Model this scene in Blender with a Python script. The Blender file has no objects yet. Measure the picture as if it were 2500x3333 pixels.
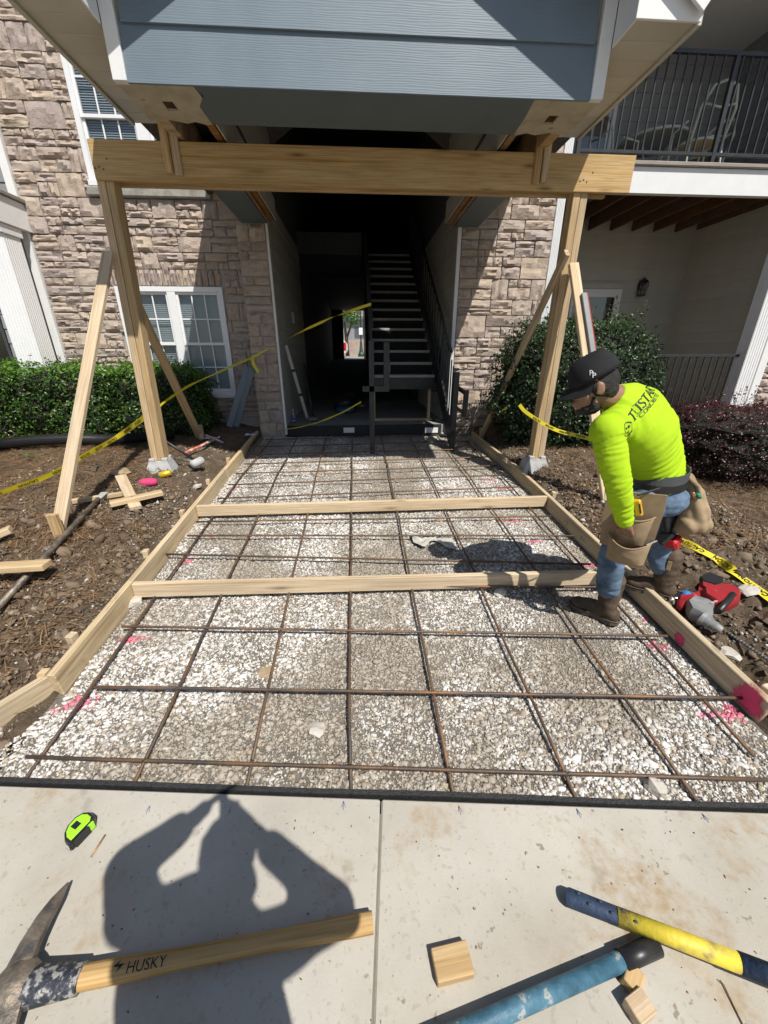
import bpy, bmesh, math, random
import numpy as np
from mathutils import Vector, Matrix, noise as mnoise
from mathutils.bvhtree import BVHTree
random.seed(7); rng = np.random.default_rng(7)
sc = bpy.context.scene
COL = sc.collection
R = math.radians
# ---------------------------------------------------------------- camera, sky, sun, exposure
PITCH, YAW, FOC = R(22.5), R(3.68), 1265.0          # focal length in pixels of a 2500 px wide frame
CAM = Vector((0, 0, 1.5))
cd = bpy.data.cameras.new('camera'); cam = bpy.data.objects.new('camera', cd); COL.objects.link(cam)
cam.location = CAM; cam.rotation_euler = (R(90) - PITCH, 0, -YAW)
cd.sensor_fit = 'HORIZONTAL'; cd.sensor_width = 36; cd.lens = 36 * FOC / 2500; cd.clip_start = .02; cd.clip_end = 500
sc.camera = cam
SUN = Vector((-.279, .504, -.818)).normalized()       # the way the light travels
el = math.asin(-SUN.z); az = math.atan2(-SUN.x, -SUN.y)
w = bpy.data.worlds.new('World'); sc.world = w; w.use_nodes = True
nt = w.node_tree; sky = nt.nodes.new('ShaderNodeTexSky'); sky.sky_type = 'NISHITA'; sky.sun_disc = False
sky.sun_elevation = el; sky.sun_rotation = az
nt.links.new(sky.outputs[0], nt.nodes['Background'].inputs[0]); nt.nodes['Background'].inputs[1].default_value = .07
sl = bpy.data.lights.new('sun', 'SUN'); so = bpy.data.objects.new('sun', sl); COL.objects.link(so)
sl.energy = 4.6; sl.angle = R(.53); sl.color = (1, .955, .88)
so.rotation_euler = SUN.to_track_quat('-Z', 'Y').to_euler(); so.location = (6, -10, 18)
sc.view_settings.view_transform = 'Standard'; sc.view_settings.look = 'None'
sc.view_settings.exposure = 0.25; sc.view_settings.gamma = 1
sc.cycles.max_bounces = 5; sc.cycles.diffuse_bounces = 3; sc.cycles.glossy_bounces = 2; sc.cycles.transmission_bounces = 4; sc.cycles.transparent_max_bounces = 10
sc.cycles.caustics_reflective = sc.cycles.caustics_refractive = False; sc.cycles.use_adaptive_sampling = True; sc.cycles.adaptive_threshold = .02; sc.cycles.use_denoising = True
# ---------------------------------------------------------------- pixel to place (2500 px wide frame)
_r = Vector((math.cos(YAW), -math.sin(YAW), 0))
_f = Vector((math.sin(YAW) * math.cos(PITCH), math.cos(YAW) * math.cos(PITCH), -math.sin(PITCH)))
_u = _r.cross(_f)
def ray(x, y): return (_r * (x - 1250) - _u * (y - 1666.5) + _f * FOC).normalized()
def PY(x, y, Y): d = ray(x, y); return CAM + d * (Y / d.y)
def PX(x, y, X): d = ray(x, y); return CAM + d * (X / d.x)
def PZ(x, y, Z): d = ray(x, y); return CAM + d * ((Z - CAM.z) / d.z)
def RB(Y):                                            # level of the reinforcing bars above the sloping bed
    a = -.138 + .085 * Y
    return a if Y < 4.2 else .219 + (Y - 4.2) * .042
def PG(x, y, off=0.):
    d = ray(x, y); Y = 2.0
    for _ in range(40):
        Z = RB(Y) + off; t = (Z - CAM.z) / d.z; Y = .5 * Y + .5 * max(.1, min(9, d.y * t))
    return CAM + d * (Y / d.y)
k = 2500 / 1659
def D(x, y): return x * k, y * k
# ---------------------------------------------------------------- materials
MATS = {}
def nodemat(name):
    m = bpy.data.materials.new(name); m.use_nodes = True; MATS[name] = m
    t = m.node_tree; b = t.nodes['Principled BSDF']
    return m, t, b
def c4(c): return (c[0], c[1], c[2], 1)
def ramp(t, stops, fac):
    n = t.nodes.new('ShaderNodeValToRGB'); e = n.color_ramp.elements
    while len(e) < len(stops): e.new(.5)
    for i, (p, c) in enumerate(stops): e[i].position = p; e[i].color = c4(c) if not isinstance(c, (int, float)) else (c, c, c, 1)
    t.links.new(fac, n.inputs[0]); return n.outputs[0]
def mixc(t, fac, a, b, mode='MIX'):
    n = t.nodes.new('ShaderNodeMix'); n.data_type = 'RGBA'; n.blend_type = mode
    for s, v in ((n.inputs[0], fac), (n.inputs[6], a), (n.inputs[7], b)):
        if hasattr(v, 'is_output'): t.links.new(v, s)
        else: s.default_value = v if isinstance(v, (int, float)) else c4(v)
    return n.outputs[2]
def math_(t, op, a, b=0.):
    n = t.nodes.new('ShaderNodeMath'); n.operation = op
    for s, v in ((n.inputs[0], a), (n.inputs[1], b)):
        if hasattr(v, 'is_output'): t.links.new(v, s)
        else: s.default_value = v
    return n.outputs[0]
def coords(t, scale=(1, 1, 1), kind='Object', rand=0., rot=(0, 0, 0)):
    tc = t.nodes.new('ShaderNodeTexCoord'); mp = t.nodes.new('ShaderNodeMapping')
    mp.inputs['Scale'].default_value = scale; mp.inputs['Rotation'].default_value = rot
    t.links.new(tc.outputs[kind], mp.inputs[0])
    if rand:
        oi = t.nodes.new('ShaderNodeObjectInfo'); mu = t.nodes.new('ShaderNodeVectorMath'); mu.operation = 'SCALE'
        cb = t.nodes.new('ShaderNodeCombineXYZ'); cb.inputs[0].default_value = 1; cb.inputs[1].default_value = .7; cb.inputs[2].default_value = 1.3
        t.links.new(cb.outputs[0], mu.inputs[0])
        t.links.new(math_(t, 'MULTIPLY', oi.outputs['Random'], rand), mu.inputs['Scale'])
        t.links.new(mu.outputs[0], mp.inputs['Location'])
    return mp.outputs[0]
def noise(t, vec, scale=5., detail=4., rough=.55, dist=0.):
    n = t.nodes.new('ShaderNodeTexNoise'); n.inputs['Scale'].default_value = scale; n.inputs['Detail'].default_value = detail
    n.inputs['Roughness'].default_value = rough; n.inputs['Distortion'].default_value = dist
    t.links.new(vec, n.inputs['Vector']); return n.outputs[0]
def bump(t, b, h, strength=.3, dist=.01, prev=None):
    n = t.nodes.new('ShaderNodeBump'); n.inputs['Strength'].default_value = strength; n.inputs['Distance'].default_value = dist
    t.links.new(h, n.inputs['Height'])
    if prev: t.links.new(prev, n.inputs['Normal'])
    t.links.new(n.outputs[0], b.inputs['Normal']); return n.outputs[0]
def randval(t, col, amt, sat=0.):
    oi = t.nodes.new('ShaderNodeObjectInfo'); h = t.nodes.new('ShaderNodeHueSaturation')
    mr = t.nodes.new('ShaderNodeMapRange'); mr.inputs[3].default_value = 1 - amt; mr.inputs[4].default_value = 1 + amt
    t.links.new(oi.outputs['Random'], mr.inputs[0]); t.links.new(mr.outputs[0], h.inputs['Value'])
    if sat:
        m2 = t.nodes.new('ShaderNodeMapRange'); m2.inputs[3].default_value = 1 - sat; m2.inputs[4].default_value = 1 + sat
        t.links.new(math_(t, 'FRACT', math_(t, 'MULTIPLY', oi.outputs['Random'], 17.3)), m2.inputs[0]); t.links.new(m2.outputs[0], h.inputs['Saturation'])
    t.links.new(col, h.inputs['Color']); return h.outputs[0]
def mnz(name, stops, scale=5., rough=.7, stretch=(1, 1, 1), bmp=None, metal=0., rand=0., kind='Object', detail=5., spec=.5, sat=0.):
    m, t, b = nodemat(name)
    v = coords(t, stretch, kind, rand=9. if rand else 0.)
    c = ramp(t, stops, noise(t, v, scale, detail))
    if rand: c = randval(t, c, rand, sat)
    t.links.new(c, b.inputs['Base Color']); b.inputs['Roughness'].default_value = rough; b.inputs['Metallic'].default_value = metal
    b.inputs['Specular IOR Level'].default_value = spec
    if bmp: bump(t, b, noise(t, v, bmp[0], 4), bmp[1], bmp[2] if len(bmp) > 2 else .01)
    return m
def wood(name, a, bcol, dark, rand=.1, knots=.35, rough=.75, gs=1., mud=.15):
    m, t, b = nodemat(name)
    v = coords(t, (.8 * gs, 34 * gs, 34 * gs), rand=11.)
    n1 = noise(t, v, 1., 4, .55, .5)
    c = ramp(t, [(.28, dark), (.42, bcol), (.55, a), (.7, bcol), (.8, a)], n1)
    v2 = coords(t, (3, 130, 130), rand=11.); n2 = noise(t, v2, 1., 2)
    c = mixc(t, math_(t, 'MULTIPLY', ramp(t, [(.42, 0), (.62, 1)], n2), .35), c, dark, 'MULTIPLY')
    v3 = coords(t, (1.9, 9, 9), rand=23.); vo = t.nodes.new('ShaderNodeTexVoronoi'); vo.inputs['Scale'].default_value = 1.
    t.links.new(v3, vo.inputs[0]); kn = ramp(t, [(.04, 1), (.12, .35), (.2, 0)], vo.outputs[0])
    c = mixc(t, math_(t, 'MULTIPLY', kn, knots * 1.6), c, tuple(x * .45 for x in dark))
    v4 = coords(t, (1.2, 4, 4), rand=31.); c = mixc(t, math_(t, 'MULTIPLY', ramp(t, [(.45, 0), (.75, 1)], noise(t, v4, 1.5, 5)), .55), c, tuple(x * .55 for x in bcol))
    v5 = coords(t, (2.5, 7, 7), rand=17.); c = mixc(t, math_(t, 'MULTIPLY', ramp(t, [(.60, 0), (.70, 1)], noise(t, v5, 2.2, 6, .7)), mud), c, (.20, .15, .10))
    c = randval(t, c, rand, .15)
    t.links.new(c, b.inputs['Base Color']); b.inputs['Roughness'].default_value = rough; b.inputs['Specular IOR Level'].default_value = .25
    bump(t, b, n2, .25, .003); return m
def attrmat(name, rough=.8, bmp=None, spec=.4, trans=0., attr='Col'):
    m, t, b = nodemat(name); a = t.nodes.new('ShaderNodeAttribute'); a.attribute_name = attr
    c = a.outputs[0]
    t.links.new(c, b.inputs['Base Color']); b.inputs['Roughness'].default_value = rough; b.inputs['Specular IOR Level'].default_value = spec
    if bmp: bump(t, b, noise(t, coords(t), bmp[0], 3), bmp[1], .004)
    if trans:
        tr = t.nodes.new('ShaderNodeBsdfTranslucent'); ms = t.nodes.new('ShaderNodeMixShader'); ms.inputs[0].default_value = trans
        t.links.new(mixc(t, 1., c, (1.0, 1.25, .5), 'MULTIPLY'), tr.inputs[0])
        t.links.new(b.outputs[0], ms.inputs[1]); t.links.new(tr.outputs[0], ms.inputs[2])
        t.links.new(ms.outputs[0], t.nodes['Material Output'].inputs[0])
    return m
def glassmat(name, tint=(.82, .86, .88), gloss=.03, rough=.03):
    m, t, b = nodemat(name); t.nodes.remove(b)
    tr = t.nodes.new('ShaderNodeBsdfTransparent'); tr.inputs[0].default_value = c4(tint)
    g = t.nodes.new('ShaderNodeBsdfGlossy'); g.inputs['Roughness'].default_value = rough; g.inputs[0].default_value = (.9, .9, .9, 1)
    lw = t.nodes.new('ShaderNodeLayerWeight'); lw.inputs[0].default_value = .35
    ms = t.nodes.new('ShaderNodeMixShader'); t.links.new(math_(t, 'ADD', math_(t, 'MULTIPLY', lw.outputs['Fresnel'], .45), gloss), ms.inputs[0])
    t.links.new(tr.outputs[0], ms.inputs[1]); t.links.new(g.outputs[0], ms.inputs[2])
    t.links.new(ms.outputs[0], t.nodes['Material Output'].inputs[0]); return m
def flat(name, c, rough=.6, metal=0., spec=.5, var=.12, scale=14., bmp=None):
    return mnz(name, [(.3, tuple(x * (1 - var) for x in c)), (.7, tuple(min(1, x * (1 + var)) for x in c))], scale, rough, metal=metal, spec=spec, bmp=bmp)
# lumber
PINE = wood('pine', (.66, .53, .36), (.61, .475, .305), (.44, .30, .165), knots=.5)
FORM = wood('form_pine', (.64, .53, .37), (.56, .45, .29), (.37, .26, .15), knots=.2, mud=.55)
CEDAR = wood('header_fir', (.58, .43, .245), (.54, .38, .20), (.38, .23, .105), rand=.05, knots=.55)
POSTW = wood('post_fir', (.61, .465, .285), (.57, .42, .24), (.40, .26, .125), knots=.5)
OLDW = wood('framing', (.40, .23, .10), (.34, .18, .07), (.16, .08, .03))
ENDW = wood('tool_handle_wood', (.52, .36, .18), (.46, .30, .13), (.25, .14, .06), knots=0.)
WHITE = mnz('white_paint', [(.3, (.74, .75, .75)), (.7, (.80, .80, .79))], 6, .45, bmp=(60, .06))
WVINYL = mnz('white_vinyl', [(.3, (.78, .79, .80)), (.7, (.84, .84, .84))], 3, .3)
CREAM = mnz('cream_vinyl', [(.3, (.47, .45, .38)), (.7, (.54, .52, .45))], 3, .45, bmp=(90, .1), rand=.04)
def siding(name, a, bcol, rough=.55, gr=.5):
    m, t, b = nodemat(name); v = coords(t, (1.2, 14, 22), rand=13.)
    n = noise(t, v, 1.6, 5, .5, 2.2)
    c = ramp(t, [(.35, a), (.65, bcol)], noise(t, coords(t, (1, 1, 1)), 2.5, 4)); c = randval(t, c, .03)
    t.links.new(c, b.inputs['Base Color']); b.inputs['Roughness'].default_value = rough
    w_ = t.nodes.new('ShaderNodeTexWave'); w_.inputs['Scale'].default_value = 3.; w_.inputs['Distortion'].default_value = 7; w_.inputs['Detail'].default_value = 2; w_.bands_direction = 'Z'
    t.links.new(coords(t, (1.1, 4, 9), rand=13.), w_.inputs[0])
    h = math_(t, 'ADD', math_(t, 'MULTIPLY', w_.outputs[1], .6), n); bump(t, b, h, gr, .006); return m
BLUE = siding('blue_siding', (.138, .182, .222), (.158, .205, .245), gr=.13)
BEIGE = siding('beige_siding', (.44, .42, .36), (.50, .48, .42), gr=.25)
GREYS = siding('grey_siding', (.25, .26, .28), (.29, .30, .32), gr=.25)
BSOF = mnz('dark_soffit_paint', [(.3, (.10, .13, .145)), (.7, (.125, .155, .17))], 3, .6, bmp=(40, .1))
OSB = mnz('torn_sheathing', [(.3, (.36, .32, .22)), (.5, (.46, .41, .30)), (.62, (.50, .45, .34)), (.72, (.22, .17, .10))], 7, .8, bmp=(25, .4), detail=8)
STEEL = mnz('dark_steel_paint', [(.3, (.020, .022, .024)), (.7, (.036, .038, .042))], 8, .42, rand=.0, bmp=(50, .08))
MORTAR = mnz('mortar', [(.3, (.35, .325, .30)), (.7, (.43, .405, .375))], 20, .9, bmp=(90, .5))
def stonemat():
    m, t, b = nodemat('veneer_stone'); v = coords(t, (1, 1, 1), rand=40.)
    c = ramp(t, [(.25, (.36, .31, .275)), (.42, (.46, .40, .355)), (.58, (.53, .465, .415)), (.78, (.60, .535, .48))], noise(t, v, 1.7, 7, .62))
    oi = t.nodes.new('ShaderNodeObjectInfo')
    tint = ramp(t, [(0, (.90, .84, .82)), (.25, (1.0, .95, .88)), (.5, (.84, .80, .82)), (.75, (1.06, .98, .86)), (1, (.78, .72, .70))], math_(t, 'FRACT', math_(t, 'MULTIPLY', oi.outputs['Random'], 7.7)))
    c = mixc(t, 1., c, tint, 'MULTIPLY')
    t.links.new(c, b.inputs['Base Color']); b.inputs['Roughness'].default_value = .9; b.inputs['Specular IOR Level'].default_value = .2
    bump(t, b, noise(t, v, 3.2, 9, .68), .65, .03); return m
STONE = stonemat()
def concretemat():
    m, t, b = nodemat('concrete'); v = coords(t)
    c = ramp(t, [(.3, (.385, .36, .31)), (.5, (.45, .425, .37)), (.72, (.51, .485, .43))], noise(t, v, 2.2, 8, .62))
    sp = ramp(t, [(.62, 0), (.70, 1)], noise(t, v, 70, 3)); c = mixc(t, math_(t, 'MULTIPLY', sp, .5), c, (.30, .28, .24))
    sp2 = ramp(t, [(.69, 0), (.72, 1)], noise(t, v, 26, 4, .5)); c = mixc(t, math_(t, 'MULTIPLY', sp2, .8), c, (.22, .18, .13))
    mud = math_(t, 'MULTIPLY', ramp(t, [(.53, 0), (.66, 1)], noise(t, v, 2.9, 7, .70)), ramp(t, [(.35, 0), (.6, 1)], noise(t, v, 30, 4)))
    c = mixc(t, math_(t, 'MULTIPLY', mud, .8), c, (.33, .225, .115))
    md2 = ramp(t, [(.48, 0), (.7, 1)], noise(t, v, 1.4, 7, .62)); c = mixc(t, math_(t, 'MULTIPLY', md2, .32), c, (.33, .26, .17))
    pit = ramp(t, [(.64, 0), (.70, 1)], noise(t, v, 45, 2)); c = mixc(t, math_(t, 'MULTIPLY', pit, .35), c, (.28, .25, .21))
    ds = ramp(t, [(.66, 0), (.72, 1)], noise(t, v, 9.5, 3)); c = mixc(t, math_(t, 'MULTIPLY', ds, .45), c, (.25, .23, .19))
    t.links.new(c, b.inputs['Base Color']); b.inputs['Roughness'].default_value = .85; b.inputs['Specular IOR Level'].default_value = .3
    p = bump(t, b, noise(t, coords(t, (60, 240, 60)), 1., 3), .12, .002); bump(t, b, noise(t, v, 160, 3), .25, .002, p); return m
CONC = concretemat()
FLOORC = mnz('breezeway_concrete', [(.3, (.24, .235, .22)), (.7, (.33, .32, .30))], 3, .8, bmp=(60, .2))
BLOCKC = mnz('precast_concrete', [(.3, (.36, .36, .36)), (.7, (.50, .50, .49))], 9, .85, bmp=(120, .4))
BLACKF = mnz('black_joint_foam', [(.3, (.012, .012, .013)), (.7, (.03, .03, .03))], 60, .65, bmp=(150, .6))
RUST = mnz('rebar_steel', [(.35, (.075, .062, .055)), (.5, (.135, .09, .06)), (.68, (.24, .125, .06))], 5, .6, metal=.35, rand=.15, bmp=(60, .3))
GLASS = glassmat('window_glass'); DGLASS = glassmat('door_glass', (.35, .4, .44), .10)
BLIND = mnz('blind_vinyl', [(.3, (.80, .80, .80)), (.7, (.86, .86, .86))], 3, .5)
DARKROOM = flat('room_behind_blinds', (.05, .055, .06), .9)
BLACKP = flat('black_plastic', (.018, .018, .02), .4)
YELLOW = flat('caution_yellow', (.72, .60, .03), .4, var=.06)
INK = flat('black_ink', (.012, .012, .012), .6, var=.05)
PINKP = mnz('pink_marking_paint', [(.3, (.62, .05, .13)), (.7, (.80, .10, .22))], 30, .7)
# ---------------------------------------------------------------- object helpers
def tag(o, label=None, cat=None, group=None, kind=None):
    for kk, v in (('label', label), ('category', cat), ('group', group), ('kind', kind)):
        if v: o[kk] = v
    return o
def thing(name, label, cat, loc=(0, 0, 0), rz=0., group=None):
    o = bpy.data.objects.new(name, None); COL.objects.link(o); o.location = loc; o.rotation_euler = (0, 0, rz); o.empty_display_size = .1
    bpy.context.view_layer.update() if False else None
    return tag(o, label, cat, group)
def world_of(o):
    m = Matrix.LocRotScale(o.location, o.rotation_euler, o.scale)
    return world_of(o.parent) @ m if o.parent else m
def mesh(name, v, f, smooth=False, mat=None):
    m = bpy.data.meshes.new(name); m.from_pydata([tuple(p) for p in v], [], [tuple(x) for x in f])
    if smooth: m.polygons.foreach_set('use_smooth', [True] * len(m.polygons))
    if mat: m.materials.append(mat)
    m.update(); return m
def obj(name, me, parent=None, mat=None, mw=None, label=None, cat=None, kind=None, group=None):
    """link a mesh object; mw = its world matrix (made local to the parent)"""
    if mat and not me.materials: me.materials.append(mat)
    o = bpy.data.objects.new(name, me); COL.objects.link(o)
    M_ = mw if mw is not None else Matrix.Identity(4)
    if parent:
        o.parent = parent; M_ = world_of(parent).inverted() @ M_
    l, q, s = M_.decompose(); o.location = l; o.rotation_euler = q.to_euler(); o.scale = s
    return tag(o, label, cat, group, kind)
def cbox(sx, sy, sz, b=.003):
    hx, hy, hz = sx / 2, sy / 2, sz / 2; b = min(b, hx * .9, hy * .9, hz * .9); V = []; ix = {}
    for x in (-1, 1):
        for y in (-1, 1):
            for z in (-1, 1):
                for ax in range(3):
                    p = [x * (hx - b), y * (hy - b), z * (hz - b)]; p[ax] = (x * hx, y * hy, z * hz)[ax]
                    ix[(x, y, z, ax)] = len(V); V.append(p)
    F = []
    def quad(q):
        F.append(q)
    for ax in range(3):
        a, c = (ax + 1) % 3, (ax + 2) % 3
        for s in (-1, 1):
            q = []
            for (i, j) in ((-1, -1), (1, -1), (1, 1), (-1, 1)):
                kx = [0, 0, 0]; kx[ax] = s; kx[a] = i; kx[c] = j; q.append(ix[(*kx, ax)])
            quad(q if s > 0 else q[::-1])
        for i in (-1, 1):
            for j in (-1, 1):
                k0 = [0, 0, 0]; k0[a] = i; k0[c] = j; k1 = list(k0); k0[ax] = -1; k1[ax] = 1
                q = [ix[(*k0, a)], ix[(*k1, a)], ix[(*k1, c)], ix[(*k0, c)]]
                quad(q if i * j < 0 else q[::-1])
    for x in (-1, 1):
        for y in (-1, 1):
            for z in (-1, 1):
                q = [ix[(x, y, z, 0)], ix[(x, y, z, 1)], ix[(x, y, z, 2)]]; F.append(q if x * y * z > 0 else q[::-1])
    return V, F
def merge(parts):
    V, F = [], []
    for v, f in parts:
        n = len(V); V += [tuple(p) for p in v]; F += [tuple(i + n for i in q) for q in f]
    return V, F
def xf(vf, M_): return [tuple(M_ @ Vector(p)) for p in vf[0]], vf[1]
def tr(x, y, z): return Matrix.Translation((x, y, z))
def rot(a, ax): return Matrix.Rotation(a, 4, ax)
def bx(x0, x1, y0, y1, z0, z1, b=.002):
    v, f = cbox(x1 - x0, y1 - y0, z1 - z0, b); return xf((v, f), tr((x0 + x1) / 2, (y0 + y1) / 2, (z0 + z1) / 2))
def box(name, x0, x1, y0, y1, z0, z1, mat, parent=None, b=.002, **kw):
    v, f = cbox(x1 - x0, y1 - y0, z1 - z0, b)
    return obj(name, mesh(name, v, f), parent, mat, tr((x0 + x1) / 2, (y0 + y1) / 2, (z0 + z1) / 2), **kw)
def frame(p0, p1, up=(0, 0, 1)):
    """matrix at the middle of p0-p1: local x along it, local z as near to up as can be"""
    p0, p1 = Vector(p0), Vector(p1); x = (p1 - p0).normalized(); up = Vector(up); y = up.cross(x)
    if y.length < 1e-4: y = Vector((0, 1, 0)).cross(x)
    y.normalize(); z = x.cross(y); M_ = Matrix((x, y, z)).transposed().to_4x4(); M_.translation = (p0 + p1) / 2
    return M_
def lumber(name, p0, p1, wid, hgt, mat, parent=None, up=(0, 0, 1), b=.004, ends=0., **kw):
    L = (Vector(p1) - Vector(p0)).length; v, f = cbox(L, wid, hgt, b)
    if ends: v = [(x + (ends * (z / hgt + .5) if x > 0 else 0), y, z) for x, y, z in v]
    return obj(name, mesh(name, v, f), parent, mat, frame(p0, p1, up), **kw)
def tube(pts, rad, n=10, cap=True, flat_=1.):
    pts = [Vector(p) for p in pts]; V, F = [], []; N = len(pts)
    rads = rad if isinstance(rad, (list, tuple)) else [rad] * N
    t0 = (pts[1] - pts[0]).normalized(); a = Vector((0, 0, 1)) if abs(t0.z) < .9 else Vector((1, 0, 0))
    nrm = (a - t0 * a.dot(t0)).normalized()
    for i in range(N):
        t = (pts[min(i + 1, N - 1)] - pts[max(i - 1, 0)]).normalized(); nrm = (nrm - t * nrm.dot(t)).normalized(); bn = t.cross(nrm)
        for j in range(n):
            an = 2 * math.pi * j / n; V.append(pts[i] + (nrm * math.sin(an) * flat_ + bn * math.cos(an)) * rads[i])
    for i in range(N - 1):
        for j in range(n):
            F.append((i * n + j, i * n + (j + 1) % n, (i + 1) * n + (j + 1) % n, (i + 1) * n + j))
    if cap: F.append(tuple(range(n))[::-1]); F.append(tuple(range((N - 1) * n, N * n)))
    return V, F
def tubeo(name, pts, rad, mat, parent=None, n=10, smooth=True, flat_=1., **kw):
    """a tube; its own local x runs along it when it is straight"""
    v, f = tube(pts, rad, n, True, flat_); me = mesh(name, v, f, False)
    if smooth:
        for p in me.polygons: p.use_smooth = len(p.vertices) == 4
    return obj(name, me, parent, mat, **kw)
def rod(name, p0, p1, r, mat, parent=None, n=8, **kw):
    L = (Vector(p1) - Vector(p0)).length; v, f = tube([(-L / 2, 0, 0), (L / 2, 0, 0)], r, n); me = mesh(name, v, f)
    for p in me.polygons: p.use_smooth = len(p.vertices) == 4
    return obj(name, me, parent, mat, frame(p0, p1), **kw)
def lathe(prof, n=20):
    V, F = [], []
    for r_, z in prof:
        for j in range(n): a = 2 * math.pi * j / n; V.append((r_ * math.cos(a), r_ * math.sin(a), z))
    for i in range(len(prof) - 1):
        for j in range(n): F.append((i * n + j, i * n + (j + 1) % n, (i + 1) * n + (j + 1) % n, (i + 1) * n + j))
    F.append(tuple(range(n))[::-1]); F.append(tuple(range((len(prof) - 1) * n, len(prof) * n)))
    return V, F
def prism(poly, z0, z1, b=0.):
    n = len(poly); V = [(x, y, z0) for x, y in poly] + [(x, y, z1) for x, y in poly]
    F = [tuple(range(n))[::-1], tuple(range(n, 2 * n))] + [(i, (i + 1) % n, n + (i + 1) % n, n + i) for i in range(n)]
    return V, F
def smooth_by(me, ang=35):
    me.polygons.foreach_set('use_smooth', [True] * len(me.polygons)); me.set_sharp_from_angle(angle=R(ang)); return me
def colattr(me, cols, name='Col'):
    a = me.color_attributes.new(name, 'FLOAT_COLOR', 'POINT')
    c = np.ones((len(cols), 4), np.float32); c[:, :3] = cols; a.data.foreach_set('color', c.ravel()); return me
def npmesh(name, V, F, mat=None, cols=None, smooth=False):
    """fast mesh from arrays; F is (n,k) with equal k"""
    me = bpy.data.meshes.new(name); nv, (nf, kk) = len(V), F.shape
    me.vertices.add(nv); me.vertices.foreach_set('co', np.asarray(V, np.float32).ravel())
    me.loops.add(nf * kk); me.loops.foreach_set('vertex_index', F.astype(np.int32).ravel())
    me.polygons.add(nf); me.polygons.foreach_set('loop_start', np.arange(0, nf * kk, kk, dtype=np.int32))
    if smooth: me.polygons.foreach_set('use_smooth', np.ones(nf, bool))
    me.update(calc_edges=True); me.validate()
    if cols is not None: colattr(me, cols)
    if mat: me.materials.append(mat)
    return me
def fbm(x, y, s=1., o=4):
    return mnoise.fractal(Vector((x * s, y * s, 3.7)), .7, 2.1, o)
def text2d(txt, size=1., bold=0.):
    cu = bpy.data.curves.new('lettering', 'FONT'); cu.body = txt; cu.size = size; cu.offset = bold; cu.resolution_u = 3
    o = bpy.data.objects.new('lettering', cu); COL.objects.link(o)
    dg = bpy.context.evaluated_depsgraph_get(); me = bpy.data.meshes.new_from_object(o.evaluated_get(dg))
    V = [tuple(v.co) for v in me.vertices]; F = [tuple(p.vertices) for p in me.polygons]
    bpy.data.objects.remove(o); bpy.data.curves.remove(cu); bpy.data.meshes.remove(me)
    xs = [v[0] for v in V]; x0 = min(xs); V = [(v[0] - x0, v[1], 0) for v in V]
    return V, F, max(xs) - x0

def PT(x, y, h=0.):
    """where the ray through a pixel meets the uneven ground, h above it"""
    d = ray(x, y); t = .6
    while t < 12:
        p = CAM + d * t
        if p.z <= terrain_z(p.x, p.y) + h: break
        t += .012
    return CAM + d * t
# ================================================================ the setting: sheets, walls, breezeway
def struct(name, me, mat=None, parent=None, mw=None): return obj(name, me, parent, mat, mw, kind=None if parent else 'structure')
WY, PF = 6.30, 6.08                                   # stone wall plane, pier front plane
EDX, EDY, EDS = .059, .907, -.0977                    # sidewalk edge: a point and its slope
def edge_y(x): return EDY + (x - EDX) * EDS
XL, XR = -1.46, 1.755                                 # inner faces of the side forms
# sidewalk: two cast panels with a tooled joint between them
sw = tag(bpy.data.objects.new('sidewalk', None), kind='structure'); COL.objects.link(sw)
ea = math.atan(EDS); SWM = tr(EDX - .012, EDY, 0) @ rot(ea, 'Z')
for xa, xb in ((-3.2, -.0025), (.0025, 3.2)):
    for ya, yb in ((-1.70, -.003), (-3.4, -1.71)):
        v, f = cbox(xb - xa, yb - ya, .12, .006); obj('slab', mesh('slab', v, f), sw, CONC, SWM @ tr((xa + xb) / 2, (ya + yb) / 2, -.06))
v, f = cbox(6.4, 3.5, .02, .002); obj('joint_filler', mesh('joint_filler', v, f), sw, FLOORC, SWM @ tr(0, -1.75, -.1305)); v, f = cbox(.0048, 3.4, .06, .0005); obj('joint_dirt', mesh('joint_dirt', v, f), sw, flat('joint_dirt', (.22, .19, .15), .9), SWM @ tr(0, -1.75, -.037))
# ground: one dense sheet near, with the sloping bed let into it, and a wide sheet under and beyond it
def sstep(a, b, x): t = min(1, max(0, (x - a) / (b - a))); return t * t * (3 - 2 * t)
def soil_z(x, y):
    return RB(y) + .045 + .105 * sstep(1.5, 2.05, abs(x - .12)) * sstep(1.5, 3.6, y) + .02 * sstep(1.6, 3, abs(x))
def bed_z(x, y): return RB(y) - .04 + .034 * max(0, 1 - (y - edge_y(x)) / .4)
def terrain_z(x, y):
    a = 1 if (XL - .03 < x < XR + .03) else 0
    ye = edge_y(x)
    if a: z = bed_z(x, y) + .010 * fbm(x, y, 2.2)
    else:
        n1 = fbm(x, y, 1.3); n2 = fbm(x + 9, y, 7., 5); amp = .062 if (abs(x) < 3.0 and y < 4.3) else .022
        z = soil_z(x, y) + amp * n1 * .55 + amp * .7 * n2 + .55 * amp * fbm(x, y + 5, 17., 4)
        if x < XL and y < 1.55: z = min(z, -.065 + (y - ye) * .10 + .02 * n2)
        z -= .07 * max(0, 1 - max(0, (y - ye)) / .35)
    return z - (.10 if y < ye + .02 else 0)
nx, ny = 440, 250; gx = np.linspace(-7.5, 7.5, nx); gx = np.sign(gx) * np.abs(gx / 7.5) ** 1.25 * 7.5; gy = .55 + (np.linspace(0, 1, ny) ** 1.35) * 6.2
V = np.zeros((nx * ny, 3)); i = 0
for y in gy:
    for x in gx: V[i] = (x, y, terrain_z(x, y)); i += 1
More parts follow.
